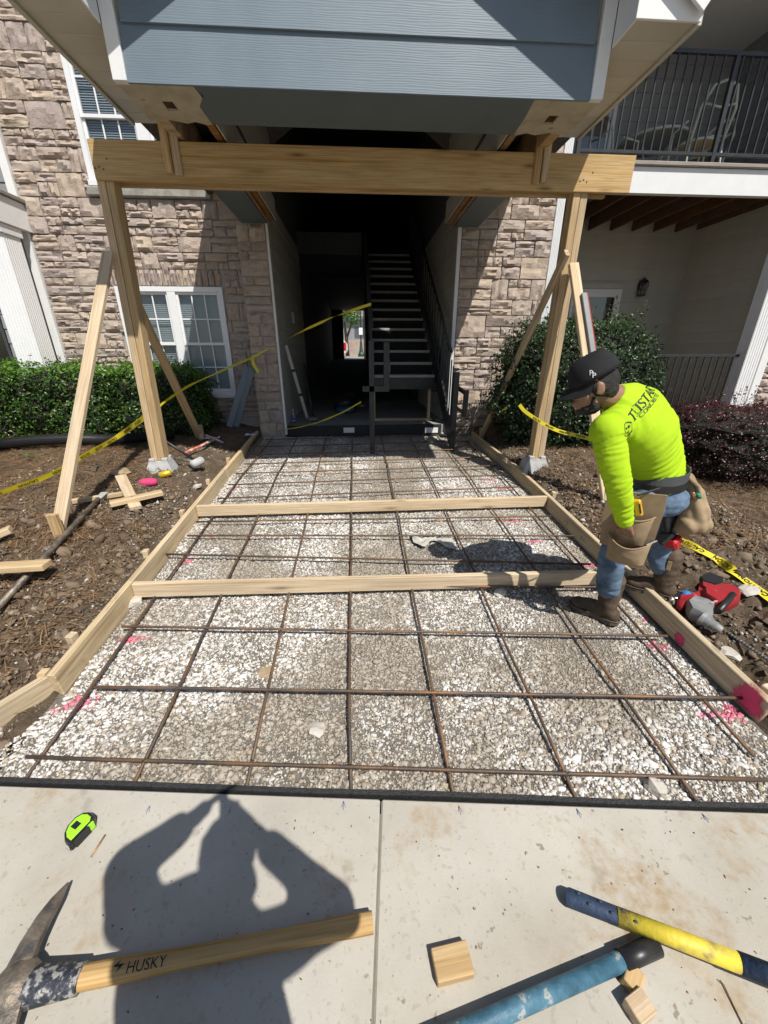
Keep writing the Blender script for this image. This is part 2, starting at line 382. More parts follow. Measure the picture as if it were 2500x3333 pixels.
a = np.arange(nx * ny).reshape(ny, nx); F = np.stack([a[:-1, :-1].ravel(), a[:-1, 1:].ravel(), a[1:, 1:].ravel(), a[1:, :-1].ravel()], 1)
def soilmat():
    m, t, b = nodemat('soil'); v = coords(t)
    c = ramp(t, [(.28, (.085, .062, .042)), (.45, (.15, .112, .077)), (.6, (.215, .165, .118)), (.78, (.30, .24, .18))], noise(t, v, 6, 9, .66))
    cl = ramp(t, [(.55, 0), (.68, 1)], noise(t, v, 1.7, 5)); c = mixc(t, math_(t, 'MULTIPLY', cl, .5), c, (.27, .155, .07))
    # the bed between the forms is grey-brown fines
    sx = t.nodes.new('ShaderNodeSeparateXYZ'); tc = t.nodes.new('ShaderNodeTexCoord'); t.links.new(tc.outputs['Object'], sx.inputs[0])
    ins = math_(t, 'MULTIPLY', math_(t, 'GREATER_THAN', sx.outputs[0], XL - .02), math_(t, 'LESS_THAN', sx.outputs[0], XR + .02))
    fines = ramp(t, [(.3, (.26, .225, .18)), (.5, (.345, .31, .26)), (.7, (.45, .42, .37))], noise(t, v, 14, 8, .65))
    c = mixc(t, ins, c, fines)
    t.links.new(c, b.inputs['Base Color']); b.inputs['Roughness'].default_value = .95; b.inputs['Specular IOR Level'].default_value = .15
    p = bump(t, b, noise(t, v, 26, 9, .75), 1., .05); bump(t, b, noise(t, v, 140, 5), .8, .008, p); return m
SOIL = soilmat()
struct('ground', npmesh('ground', V, F, SOIL, smooth=True))
FARG = mnz('far_ground', [(.3, (.20, .19, .17)), (.7, (.28, .26, .23))], 1.2, .9)
struct('outer_ground', mesh('outer_ground', [(-90, -60, -.5), (90, -60, -.5), (90, 20.5, -.5), (-90, 20.5, -.5)], [(0, 1, 2, 3)]), FARG)
struct('parking_lot', mesh('parking_lot', [(-60, 20.6, 1.12), (60, 20.6, 1.12), (60, 160, 1.12), (-60, 160, 1.12)], [(0, 1, 2, 3)]), mnz('pale_asphalt', [(.3, (.30, .275, .23)), (.7, (.36, .33, .28))], 2, .9))
# ---------------------------------------------------------------- stones
def stone_variants(n=14):
    out = []
    for q in range(n):
        nx_, nz_ = 5, 4; V, F = [], []; off = Vector((q * 7.3, 1.1, 4.4))
        for j in range(nz_ + 1):
            for i in range(nx_ + 1):
                x, z = i / nx_ - .5, j / nz_ - .5; ed = .45 + .55 * min(1, 2.6 * min(.5 - abs(x), .5 - abs(z)) / .5)
                d = (.50 + .55 * mnoise.noise(off + Vector((x * 3.1, z * 2.6, 0))) + .34 * mnoise.noise(off + Vector((x * 7, z * 6, 9)))) * ed ** .6 + .12
                if j == 0 or j == nz_ or i == 0 or i == nx_: x += .03 * mnoise.noise(off + Vector((x * 9, z * 9, 2))); z += .05 * mnoise.noise(off + Vector((x * 8, z * 8, 5)))
                V.append((x, -max(.08, min(1.15, d)), z))
        W = nx_ + 1
        for j in range(nz_):
            for i in range(nx_): a = j * W + i; F.append((a, a + 1, a + W + 1, a + W))
        rim = list(range(0, W)) + [j * W + nx_ for j in range(1, nz_ + 1)] + [nz_ * W + i for i in range(nx_ - 1, -1, -1)] + [j * W for j in range(nz_ - 1, 0, -1)]
        n0 = len(V)
        for r_ in rim: V.append((V[r_][0], .1, V[r_][2]))
        m = len(rim)
        for i in range(m): F.append((rim[(i + 1) % m], rim[i], n0 + i, n0 + (i + 1) % m))
        me = mesh('stone', V, F, False, STONE); smooth_by(me, 38); out.append(me)
    return out
SV = stone_variants()
def ashlar(x0, x1, z0, z1, holes=(), band=.20, wmin=.16, wmax=.42, rnd=random.Random(3)):
    """random ashlar: bands cut into pieces, some pieces split in two courses"""
    out = []; z = z0
    def put(a, b, c, d):
        cuts = [(a, b)]
        for hx0, hx1, hz0, hz1 in holes:
            if d > hz0 + .01 and c < hz1 - .01:
                nc = []
                for s, e in cuts:
                    if e <= hx0 or s >= hx1: nc.append((s, e)); continue
                    if s < hx0: nc.append((s, hx0))
                    if e > hx1: nc.append((hx1, e))
                cuts = nc
        for s, e in cuts:
            if e - s > .05: out.append((s, c, e - s, d - c))
    lv = sorted({z0, z1} | {h[2] for h in holes} | {h[3] for h in holes}); lv = [q for q in lv if z0 <= q <= z1]
    for za, zb in zip(lv[:-1], lv[1:]):
        nb = max(1, round((zb - za) / band)); hb = [rnd.uniform(.75, 1.25) for _ in range(nb)]; s = sum(hb); zc = za
        for q in hb:
            h = q / s * (zb - za); x = x0
            while x < x1 - .01:
                w_ = rnd.uniform(wmin, wmax)
                if x1 - (x + w_) < wmin * .7: w_ = x1 - x
                t = rnd.random()
                if h < .12 or t < .30: put(x, x + w_, zc, zc + h)
                elif t < .72:
                    f_ = rnd.uniform(.38, .62); put(x, x + w_, zc, zc + h * f_)
                    if rnd.random() < .45 and w_ > .3:
                        g = rnd.uniform(.35, .65); put(x, x + w_ * g, zc + h * f_, zc + h); put(x + w_ * g, x + w_, zc + h * f_, zc + h)
                    else: put(x, x + w_, zc + h * f_, zc + h)
                else:
                    f_ = rnd.uniform(.38, .62); g = rnd.uniform(.4, .6); put(x, x + w_ * g, zc, zc + h * f_); put(x + w_ * g, x + w_, zc, zc + h * f_); put(x, x + w_, zc + h * f_, zc + h)
                x += w_
            zc += h
    return out
def lay(parent, rects, Y, depth=.058, gap=.013, mx=300):
    rects = sorted(rects, key=lambda r: -r[2] * r[3])
    extra = []
    for i, (x, z, w_, h) in enumerate(rects):
        me = random.choice(SV); M_ = tr(x + w_ / 2, Y, z + h / 2) @ rot(0 if random.random() < .5 else math.pi, 'Y') @ Matrix.Diagonal((w_ - gap, depth * random.uniform(.7, 1.15), h - gap, 1))
        if i < mx: obj('stone', me, parent, None, M_)
        else: extra.append(xf(([tuple(p.co) for p in me.vertices], [tuple(p.vertices) for p in me.polygons]), M_))
    if extra:
        v, f = merge(extra); o = obj('small_stones', mesh('small_stones', v, f, False, STONE), parent); o['kind'] = 'stuff'
# ---------------------------------------------------------------- windows
def window(parent, x0, x1, z0, z1, Y, mx0, mx1, zm, sill_z=None, cols=3):
    w_ = bpy.data.objects.new('window', None); COL.objects.link(w_); w_.parent = parent; w_.location = world_of(parent).inverted() @ Vector(((x0 + x1) / 2, Y, z0))
    fr = [bx(x0, x0 + .06, Y - .03, Y + .05, z0, z1), bx(x1 - .06, x1, Y - .03, Y + .05, z0, z1), bx(x0 + .06, x1 - .06, Y - .03, Y + .05, z1 - .06, z1), bx(x0 + .06, x1 - .06, Y - .03, Y + .05, z0, z0 + .055), bx(mx0, mx1, Y - .028, Y + .05, z0 + .055, z1 - .06)]
    v, f = merge(fr); obj('frame', mesh('frame', v, f), w_, WVINYL)
    for a, b in ((x0 + .06, mx0), (mx1, x1 - .06)):
        for lo, hi, y in ((z0 + .055, zm + .02, Y + .028), (zm - .02, z1 - .06, Y + .006)):
            s = [bx(a, a + .03, y - .012, y + .02, lo, hi), bx(b - .03, b, y - .012, y + .02, lo, hi), bx(a + .03, b - .03, y - .012, y + .02, hi - .036, hi), bx(a + .03, b - .03, y - .012, y + .02, lo, lo + .036)]
            v, f = merge(s); obj('sash', mesh('sash', v, f), w_, WVINYL)
            gx0, gx1, gz0, gz1 = a + .03, b - .03, lo + .036, hi - .036
            for q in range(1, cols): c = gx0 + (gx1 - gx0) * q / cols; box('muntin', c - .009, c + .009, y - .002, y + .009, gz0, gz1, WVINYL, w_)
            c = (gz0 + gz1) / 2; box('muntin', gx0, gx1, y - .004, y + .006, c - .009, c + .009, WVINYL, w_)
            box('pane', gx0 - .004, gx1 + .004, y + .011, y + .015, gz0 - .004, gz1 + .004, GLASS, w_, b=.0005)
        sl_ = []; z = z0 + .07
        while z < z1 - .08:
            v, f = cbox(b - a - .01, .0285, .0016, .0003); sl_.append(xf((v, f), tr((a + b) / 2, Y + .066, z) @ rot(R(55 + 6 * mnoise.noise(Vector((z * 2, a, 0)))), 'X'))); z += .0235
        v, f = merge(sl_); o = obj('blind', mesh('blind', v, f), w_, BLIND); o['kind'] = 'stuff'
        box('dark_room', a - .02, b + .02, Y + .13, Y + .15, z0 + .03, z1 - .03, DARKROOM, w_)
    return w_
# left stone wall
LW = thing('stone_wall', 'tan stone veneer wall with two white windows behind the green hedge', 'wall', (-2.8, WY, .2))
wins = [(-3.27, -1.84, .883, 2.314), (-3.27, -1.84, 3.40, 4.86)]
core = [bx(-4.16, -3.27, WY, WY + .25, .0, 6.6, .001), bx(-1.84, -1.13, WY, WY + .25, .0, 6.6, .001), bx(-3.27, -1.84, WY, WY + .25, 0, .883, .001), bx(-3.27, -1.84, WY, WY + .25, 2.314, 3.40, .001), bx(-3.27, -1.84, WY, WY + .25, 4.86, 6.6, .001)]
v, f = merge(core); obj('mortar_bed', mesh('mortar_bed', v, f), LW, MORTAR)
rects = ashlar(-4.16, -1.48, .55, 5.6, [(-3.27, -1.84, .883, 2.314), (-3.27, -1.84, 2.314, 2.52), (-3.27, -1.84, 3.29, 4.86)], .22, .17, .44)
x = -3.27                                             # flat arch of soldier stones over the lower window
ws = [random.Random(5).uniform(.9, 1.1) for _ in range(17)]
for i in range(17):
    w_ = 1.43 / 17; rects.append((x + i * w_, 2.325, w_, .195 if i != 8 else .26))
lay(LW, rects, WY)
window(LW, *wins[0], WY - .01, -2.593, -2.482, 1.596); window(LW, *wins[1], WY - .01, -2.59, -2.445, 4.09)
v, f = cbox(1.5, .11, .10, .012)
smat = mnz('cast_stone_sill', [(.3, (.22, .21, .18)), (.7, (.38, .36, .32))], 9, .9, bmp=(40, .6))
obj('stone_sill', mesh('stone_sill', v, f), LW, smat, tr(-2.555, WY - .03, 3.345), )
box('sill_trim', -3.27, -1.84, WY - .075, WY - .031, 3.40, 3.455, WVINYL, LW); box('lower_sill', -3.27, -1.80, WY - .06, WY - .041, .845, .90, WVINYL, LW)
# pier left of the opening
PR = thing('stone_pier', 'narrow grey-brown stone pier left of the breezeway opening, under the canopy', 'pier', (-1.32, PF, .2))
box('mortar_bed', -1.50, -1.135, PF, WY - .001, .0, 3.03, MORTAR, PR)
rp = []; z = .30; rr = random.Random(11)
while z < 2.98:
    h = min(rr.choice((.10, .13, .16, .19)), 3.01 - z); c = rr.uniform(-1.42, -1.24)
    if rr.random() < .35: rp.append((-1.50, z, .365, h))
    else: rp += [(-1.50, z, c + 1.50, h), (c, z, -1.135 - c, h)]
    z += h
lay(PR, rp, PF, .055)
# stone wall right of the opening
RW = thing('stone_wall', 'sunlit stone veneer wall between the breezeway and the white fluted corner trim', 'wall', (2.0, 6.1, .2))
box('mortar_bed', 1.42, 2.66, 6.10, 6.35, .0, 5.6, MORTAR, RW)
lay(RW, ashlar(1.425, 2.655, .28, 4.5, (), .24, .22, .48, random.Random(9)), 6.10)
def fluted(parent, name, x0, x1, y0, y1, z0, z1, n=7, mat=None):
    ps = [bx(x0, x1, y0 + .006, y1 - .006, z0, z1)]
    for i in range(n):
        w_ = (x1 - x0) / n; ps.append(bx(x0 + w_ * (i + .14), x0 + w_ * (i + .86), y0, y0 + .008, z0, z1, .002))
    for i in range(n):
        w_ = (y1 - y0) / n; ps.append(bx(x1 - .004, x1 + .004, y0 + w_ * (i + .14), y0 + w_ * (i + .86), z0, z1, .002)); ps.append(bx(x0 - .004, x0 + .004, y0 + w_ * (i + .14), y0 + w_ * (i + .86), z0, z1, .002))
    v, f = merge(ps); return obj(name, mesh(name, v, f), parent, mat or WVINYL)
def siding_wall(parent, p0, p1, z0, z1, nrm, mat, ex=.18, name='siding_board'):
    p0, p1 = Vector((p0[0], p0[1], 0)), Vector((p1[0], p1[1], 0)); n = Vector((nrm[0], nrm[1], 0)); L = (p1 - p0).length; d = (p1 - p0).normalized(); z = z0
    N = max(1, round((z1 - z0) / ex)); ex = (z1 - z0) / N
    v, f = cbox(L, .012, ex + .02, .0015); me = mesh(name, v, f, False, mat)
    for i in range(N):
        c = (p0 + p1) / 2 + n * .012 + Vector((0, 0, z0 + ex * (i + .5) + .01))
        y = Vector(n) * (1 if d.cross(Vector((0, 0, 1))).dot(n) < 0 else 1); M_ = Matrix((d, Vector((0, 0, 1)).cross(d), Vector((0, 0, 1)))).transposed().to_4x4()
        tilt = .065 * (1 if Vector((0, 0, 1)).cross(d).dot(n) < 0 else -1)
        M_.translation = c; obj(name, me, parent, None, M_ @ rot(-tilt, 'X'))
# ---------------------------------------------------------------- breezeway
FZ = .43                                              # breezeway floor level
BW0, BW1 = -1.13, 1.40
bf = struct('breezeway_floor', mesh('breezeway_floor', *bx(BW0 - .2, BW1 + .2, 6.14, 11.9, FZ - .3, FZ, .004)), FLOORC)
v, f = prism([(9.5, FZ - .3), (20.6, FZ - .3), (20.6, 1.13), (18.5, 1.13), (9.5, FZ + .004)], BW0 - .2, BW1 + .2); struct('rear_floor', mesh('rear_floor', [(z, x, y) for x, y, z in v], f), flat('shade_toned_floor', (.10, .10, .095), .9))  # rear floor coloured darker to stand for the deep shade there
box('slab_edge_flashing', BW0 + .01, BW1 - .1, 6.118, 6.139, RB(6.1) - .05, FZ + .004, BLACKF, bf)
for nm, xw, sgn in (('breezeway_wall', BW0, 1), ('breezeway_wall', BW1, -1)):
    wl = struct(nm, mesh(nm, *bx(min(xw, xw - sgn * .2), max(xw, xw - sgn * .2), PF + .03 if sgn > 0 else 6.36, 20.5, .0, 8.2, .001)), flat('shade_toned_wall', (.12, .125, .125), .8))  # wall colour darkened in place of the passage's shade
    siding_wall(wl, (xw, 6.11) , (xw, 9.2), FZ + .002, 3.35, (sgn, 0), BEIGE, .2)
    box('corner_trim', xw - .002 if sgn > 0 else xw - .03, xw + .03 if sgn > 0 else xw + .018, PF - .012, PF + .028, FZ - .12, 3.02, WHITE, wl)
    for q in range(26):                               # vertical panelling of the porch bay above
        yb = 4.25 + q * .09
DKG = flat('breezeway_shade_tone', (.07, .075, .08), .8)  # dark colour stands in for the near-black shade inside the breezeway
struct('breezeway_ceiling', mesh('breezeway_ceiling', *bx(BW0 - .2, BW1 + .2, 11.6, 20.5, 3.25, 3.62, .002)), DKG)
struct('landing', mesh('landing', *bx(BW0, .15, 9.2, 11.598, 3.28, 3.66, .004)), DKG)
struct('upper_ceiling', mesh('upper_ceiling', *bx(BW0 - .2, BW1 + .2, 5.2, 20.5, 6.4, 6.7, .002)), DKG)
struct('sun_block_wall', mesh('sun_block_wall', *bx(BW0 - .19, BW1 + .19, 6.22, 6.35, 4.31, 6.395, .002)), DKG)  # added above the canopy to shut a slit of sun out of the breezeway
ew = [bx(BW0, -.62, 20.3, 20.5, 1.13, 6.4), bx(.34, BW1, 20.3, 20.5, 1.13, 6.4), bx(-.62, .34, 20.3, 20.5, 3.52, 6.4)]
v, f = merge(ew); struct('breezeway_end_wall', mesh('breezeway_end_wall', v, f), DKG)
# building mass above and behind, so that rooms and bays are closed
for nm, q in (('building_mass', (-4.16, BW0 - .21, WY + .26, 20, 0, 6.7)), ('building_mass', (BW1 + .21, 2.72, 6.36, 20, 0, 6.7))):
    struct(nm, mesh(nm, *bx(*q)), GREYS)
# ================================================================ porch bays left and right
def railing(name, label, x0, x1, Y, z0, z1, step=.115, posts=(), parent=None):
    rl = thing(name, label, 'railing', ((x0 + x1) / 2, Y, z0))
    box('rail', x0, x1, Y - .02, Y + .02, z1 - .04, z1, STEEL, rl); box('rail', x0, x1, Y - .018, Y + .018, z0 + .05, z0 + .085, STEEL, rl)
    v, f = cbox(.019, .019, z1 - z0 - .125, .001); me = mesh('picket', v, f, False, STEEL); x = x0 + step / 2
    while x < x1:
        if all(abs(x - p) > .05 for p in posts): obj('picket', me, rl, None, tr(x, Y, (z0 + .085 + z1 - .04) / 2))
        x += step
    for p in posts: box('post', p - .025, p + .025, Y - .024, Y + .024, z0 - .03, z1 - .041, STEEL, rl)
    return rl
# right-hand porch bay
PO = thing('porch_bay', 'shaded two-storey porch bay with beige siding and a white deck beam', 'porch', (4.5, 6.1, .3))
PBX0, PBX1, PBY = 2.76, 6.12, 8.0
fluted(PO, 'corner_trim', 2.66, 2.76, 6.07, 6.16, .3, 5.6, 5)
box('porch_floor', 2.7, 6.6, 6.05, 8.1, .0, .36, BLOCKC, PO)
v, f = cbox(.095, 3.0, .02, .002); dme = mesh('deck_board', v, f, False, wood('deck_board', (.42, .34, .27), (.36, .29, .23), (.2, .15, .11)))
for i in range(20): obj('deck_board', dme, PO, None, tr(4.45, 6.02 + i * .1, .372) @ rot(R(90), 'Z') @ Matrix.Diagonal((1, 1.0, 1, 1)) if False else tr(2.75 + .1, 0, 0) @ tr(1.6, 6.06 + i * .1, .372) @ Matrix.Diagonal((1, 1, 1, 1)) @ rot(R(90), 'Z'))
siding_wall(PO, (PBX0 - .04, PBY), (PBX1, PBY), .37, 3.60, (0, -1), BEIGE)
siding_wall(PO, (PBX1, PBY), (PBX1, 6.3), .37, 3.60, (-1, 0), BEIGE)
siding_wall(PO, (PBX0, 6.3), (PBX0, PBY), .37, 3.60, (1, 0), BEIGE)
box('bay_wall', PBX0 - .1, PBX1 + .3, PBY + .03, PBY + .2, 0, 6.7, GREYS, PO); box('bay_wall', PBX1 + .03, PBX1 + .3, 6.3, PBY + .028, 0, 6.7, GREYS, PO)
box('deck_beam', 2.765, 6.6, 6.04, 6.12, 3.40, 3.675, WHITE, PO)
rdk = wood('weathered_deck', (.36, .32, .28), (.30, .27, .24), (.16, .14, .12))
box('deck_edge', 2.765, 6.6, 6.0, 6.16, 3.68, 3.725, rdk, PO, b=.008)
box('deck_floor', 2.77, 6.5, 6.162, 8.02, 3.66, 3.70, rdk, PO)
DKJ = wood('dark_joist', (.16, .09, .05), (.13, .07, .04), (.06, .03, .02))
for i in range(9): box('joist', 2.9 + i * .40, 2.94 + i * .40, 6.125, 7.97, 3.46, 3.658, DKJ, PO)
siding_wall(PO, (PBX0 - .04, PBY), (PBX1, PBY), 3.71, 6.0, (0, -1), GREYS)
siding_wall(PO, (PBX1, PBY), (PBX1, 6.3), 3.71, 6.0, (-1, 0), GREYS)
box('upper_soffit', 2.7, 6.8, 5.25, 8.2, 5.82, 6.2, WHITE, PO)
# sliding doors
def slider(parent, x0, x1, z0, z1, Y, fm):
    d = bpy.data.objects.new('sliding_door', None); COL.objects.link(d); d.parent = parent; d.location = world_of(parent).inverted() @ Vector(((x0 + x1) / 2, Y, z0))
    v, f = merge([bx(x0, x0 + .07, Y - .05, Y, z0, z1), bx(x1 - .07, x1, Y - .05, Y, z0, z1), bx(x0 + .07, x1 - .07, Y - .05, Y, z1 - .07, z1)]); obj('frame', mesh('frame', v, f), d, fm)
    m = (x0 + x1) / 2
    for a, b, y in ((x0 + .07, m + .03, Y - .02), (m - .03, x1 - .07, Y - .036)):
        v, f = merge([bx(a, a + .05, y - .012, y + .012, z0, z1 - .07), bx(b - .05, b, y - .012, y + .012, z0, z1 - .07), bx(a + .05, b - .05, y - .012, y + .012, z1 - .13, z1 - .07)]); obj('sash', mesh('sash', v, f), d, fm)
        box('pane', a + .05, b - .05, y - .003, y + .003, z0 + .02, z1 - .13, DGLASS, d, b=.0005)
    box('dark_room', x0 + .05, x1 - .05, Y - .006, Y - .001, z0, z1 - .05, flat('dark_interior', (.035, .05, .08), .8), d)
slider(PO, 3.1, 4.95, .39, 2.56, PBY - .012, WHITE); box('door_head_trim', 3.05, 5.02, PBY - .06, PBY - .012, 2.565, 2.66, BEIGE, PO)
slider(PO, 2.85, 4.25, 3.72, 5.75, PBY - .012, WVINYL)
# right column and the stone corner beyond it
fluted(PO, 'column', 5.86, 6.09, 5.95, 6.15, .36, 3.395, 6); box('column_base', 5.83, 6.12, 5.92, 6.17, .30, .40, WHITE, PO)
box('siding_strip', 6.095, 6.24, 6.14, 6.29, .3, 3.39, BEIGE, PO); box('corner_trim', 6.245, 6.37, 6.08, 6.29, .2, 3.39, WHITE, PO)
SC = thing('stone_wall', 'strip of stone veneer wall at the right edge beyond the porch column', 'wall', (7.0, 6.15, .2))
box('mortar_bed', 6.38, 7.6, 6.15, 6.4, 0, 3.6, MORTAR, SC); lay(SC, ashlar(6.385, 7.4, .2, 3.4, (), .24, .22, .46, random.Random(4)), 6.15)
railing('porch_railing', 'dark metal picket railing across the ground-floor porch behind the bush', 2.85, 5.85, 6.08, .40, 1.455)
railing('balcony_railing', 'dark metal picket railing along the upper balcony at top right', 2.80, 6.5, 6.08, 3.76, 4.79, posts=(2.83, 4.62))
# lanterns
def lantern(label, P):
    l = thing('wall_lantern', label, 'lantern', P, 0, 'black porch wall lanterns')
    x, y, z = P
    box('back_plate', x - .045, x + .045, y + .05, y + .065, z - .02, z + .14, BLACKP, l)
    v, f = lathe([(.085, .0), (.06, .045), (.02, .06), (.012, .085)], 4); obj('cap', mesh('cap', v, f), l, BLACKP, tr(x, y, z + .10) @ rot(R(45), 'Z'))
    box('base', x - .05, x + .05, y - .05, y + .05, z - .115, z - .10, BLACKP, l)
    for sx in (-1, 1):
        for sy in (-1, 1): rod('bar', (x + sx * .047, y + sy * .047, z - .10), (x + sx * .06, y + sy * .06, z + .10), .006, BLACKP, l, 5)
    for sx in (-1, 0, 1): rod('bar', (x + sx * .047, y - .05, z - .10), (x + sx * .058, y - .062, z + .1), .004, BLACKP, l, 4)
    box('glass', x - .044, x + .044, y - .044, y + .044, z - .099, z + .099, glassmat('lantern_glass_%d' % int(z * 10), (.8, .8, .75), .1), l)
lantern('black glass lantern on the ground-floor porch wall beside the door', (5.30, 7.90, 2.56))
lantern('black glass lantern high on the upper balcony wall', tuple(PY(*(1800 + 1530 / 3.318, 350 / 3.318), 7.9)))
# left-hand porch at the edge of the picture
PL = thing('porch_bay', 'white fluted porch column and deck beam at the left edge', 'porch', (-4.4, 6.0, .3))
fluted(PL, 'column', -4.47, -4.17, 5.80, 6.08, .3, 2.80, 8)
box('capital', -4.50, -4.15, 5.77, 6.11, 2.802, 2.90, WHITE, PL); box('deck_beam', -7.0, -4.13, 5.74, 6.29, 2.905, 3.20, WHITE, PL, b=.005)
box('deck_edge', -7.0, -4.10, 5.70, 6.27, 3.203, 3.25, rdk, PL, b=.008); fluted(PL, 'column', -4.62, -4.40, 5.80, 6.05, 3.252, 5.9, 6)
box('corner_trim', -4.26, -4.165, 6.24, 6.34, .2, 2.904, WHITE, PL); box('corner_trim', -4.26, -4.165, 6.24, 6.34, 3.252, 6.4, WHITE, PL)
siding_wall(PL, (-4.9, 6.33), (-4.262, 6.33), .3, 2.9, (0, -1), GREYS); siding_wall(PL, (-4.9, 6.33), (-4.262, 6.33), 3.26, 5.9, (0, -1), GREYS)
siding_wall(PL, (-8.2, 8.0), (-4.9, 8.0), .3, 3.2, (0, -1), GREYS); box('bay_wall', -8.3, -4.7, 8.03, 8.2, 0, 6.4, GREYS, PL)
box('upper_soffit', -8.3, -4.1, 5.5, 8.2, 5.91, 6.3, WHITE, PL); box('deck_floor', -8.2, -4.91, 6.30, 8.0, 2.95, 3.2, GREYS, PL); box('side_wall', -4.9, -4.75, 6.36, 8.0, .2, 6.2, GREYS, PL)
slider(PL, -7.2, -5.2, .35, 2.3, 7.98, BEIGE)
railing('porch_railing', 'dark metal picket railing beside the left white column', -7.0, -4.48, 5.98, .36, 1.36)
# ================================================================ entrance canopy
CN = thing('entrance_canopy', 'blue-sided gable canopy over the breezeway with white trim and opened soffit', 'canopy', (.1, 4.6, 3.0))
CB, CF, CX0, CX1, EZ = 3.013, 3.295, -1.425, 1.63, 3.255   # underside, front face, side faces, eave soffit level
RZ, RS, RX, RH_ = 3.351, .64, (CX0 + CX1) / 2, 1.93        # eave height of the roof, its pitch, ridge, half width
mir = lambda x: CX0 + CX1 - x
for i in range(6):
    z0_ = CB - .009 + i * .267; z1_ = z0_ + .281
    half = min((CX1 - CX0) / 2 - .076, max(.05, (RZ + RS * RH_ - .12 - z1_) / RS)); v, f = cbox(half * 2, .014, .281, .002)
    obj('siding_board', mesh('siding_board', v, f), CN, BLUE, tr(RX, CF - .010, z0_ + .1405) @ rot(-.06, 'X'))
box('front_wall', CX0 + .02, CX1 - .02, CF + .012, CF + .045, CB + .012, 3.68, OSB, CN)
for a, b in ((CX0 - .005, CX0 + .076), (CX1 - .076, CX1 + .005)): box('corner_trim', a, b, CF - .034, CF + .010, CB - .002, 3.72, WHITE, CN)
# underside of the front beam: painted middle, torn corners with bolt holes
def torn(name, pts, z, mat, th=.012):
    v, f = prism(pts, z, z + th); return obj(name, mesh(name, v, f), CN, mat)
L1, R1 = -.97, 1.193
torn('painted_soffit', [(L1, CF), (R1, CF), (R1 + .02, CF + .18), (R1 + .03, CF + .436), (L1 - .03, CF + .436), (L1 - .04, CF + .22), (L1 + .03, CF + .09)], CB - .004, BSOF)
def tornside(s):
    g = lambda x: x if s < 0 else mir(x)
    hx0, hx1, ha, hb = -1.242, -1.17, CF + .178, CF + .285
    parts = [[(CX0, CF), (-.97, CF), (-.955, ha), (CX0, ha)], [(CX0, ha), (hx0, ha), (hx0, hb), (CX0, hb)], [(hx1, ha), (-.945, ha), (-.962, hb), (hx1, hb)],
             [(CX0, hb), (-.957, hb), (-.98, CF + .436), (-1.04, CF + .458), (-1.11, CF + .418), (-1.18, CF + .445), (-1.27, CF + .405), (CX0, CF + .418)]]
    vv = []
    for p in parts:
        p = [(g(x), y) for x, y in p]; p = p if s < 0 else p[::-1]; vv.append(prism(p, CB, CB + .012))
    v, f = merge(vv); obj('torn_soffit', mesh('torn_soffit', v, f), CN, OSB)
tornside(-1); tornside(1)
for s in (-1, 1):
    g = (lambda x: x) if s < 0 else mir
    for xa, xb in ((-1.388, -1.308), (-1.06, -1.006)): box('beam_lumber', *sorted((g(xa), g(xb))), CF + .055, 6.06, CB + .016, CB + .24, OLDW if xa > -1.2 else CEDAR, CN)
    box('beam_deck', *sorted((g(-1.415), g(-.965))), CF + .047, 6.06, CB + .242, CB + .27, DARKROOM, CN)
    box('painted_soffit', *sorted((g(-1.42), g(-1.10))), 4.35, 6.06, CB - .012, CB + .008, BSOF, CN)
    box('beam_lumber', *sorted((g(-1.095), g(-1.062))), 4.35, 6.06, CB - .006, CB + .014, OLDW, CN)
    for i in range(31):                                # inner panelling above the beam
        y = CF + .44 + i * .085
        if y < 6.0: box('panel_board', *sorted((g(-.990), g(-.978))), y, y + .081, CB + .012, 4.35, BEIGE, CN)
    # eave box: soffit panels, fascia, end, side
    xo, xi = g(-1.80), g(-1.442); a, b = min(xo, xi), max(xo, xi); yy = 3.035
    for i in range(8): box('soffit_panel', a, b, yy + .002, yy + .1635, EZ, EZ + .012, CREAM, CN, b=.003); yy += .1655
    sg = -1 if s < 0 else 1
    box('eave_fascia', *sorted((xo, xo + sg * .03)), 3.03, 4.36, EZ - .016, EZ + .18, CREAM, CN); box('box_end', a - .02, b + .01, 3.012, 3.029, EZ - .01, EZ + .36, WHITE, CN)
    box('box_side', *sorted((xi, xi - sg * .011)), 3.03, CF - .037, EZ - .006, EZ + .36, WHITE, CN)
    box('side_wall', *sorted((g(-1.424), g(-1.392))), CF + .047, 6.29, CB + .271, 3.62, BLUE, CN)
    e = RX + s * RH_; zt = RZ + RS * RH_; prof = [(e, RZ - .02), (RX, zt - .02), (RX, zt + .09), (e, RZ + .09)]
    V = [(x, 2.99, z) for x, z in prof] + [(x, 6.29, z) for x, z in prof]; F = [(0, 1, 2, 3), (7, 6, 5, 4), (0, 4, 5, 1), (1, 5, 6, 2), (2, 6, 7, 3), (3, 7, 4, 0)]
    obj('roof_slope', mesh('roof_slope', V, F), CN, mnz('shingle_%d' % s, [(.3, (.10, .09, .085)), (.7, (.16, .15, .14))], 20, .9))
    lumber('rake_board', Vector((e, 2.976, RZ - .02)), Vector((RX, 2.976, zt - .02)), .02, .17, WHITE, CN)
box('canopy_ceiling', CX0 + .45, CX1 - .45, CF + .055, 6.29, 4.36, 4.40, GREYS, CN)
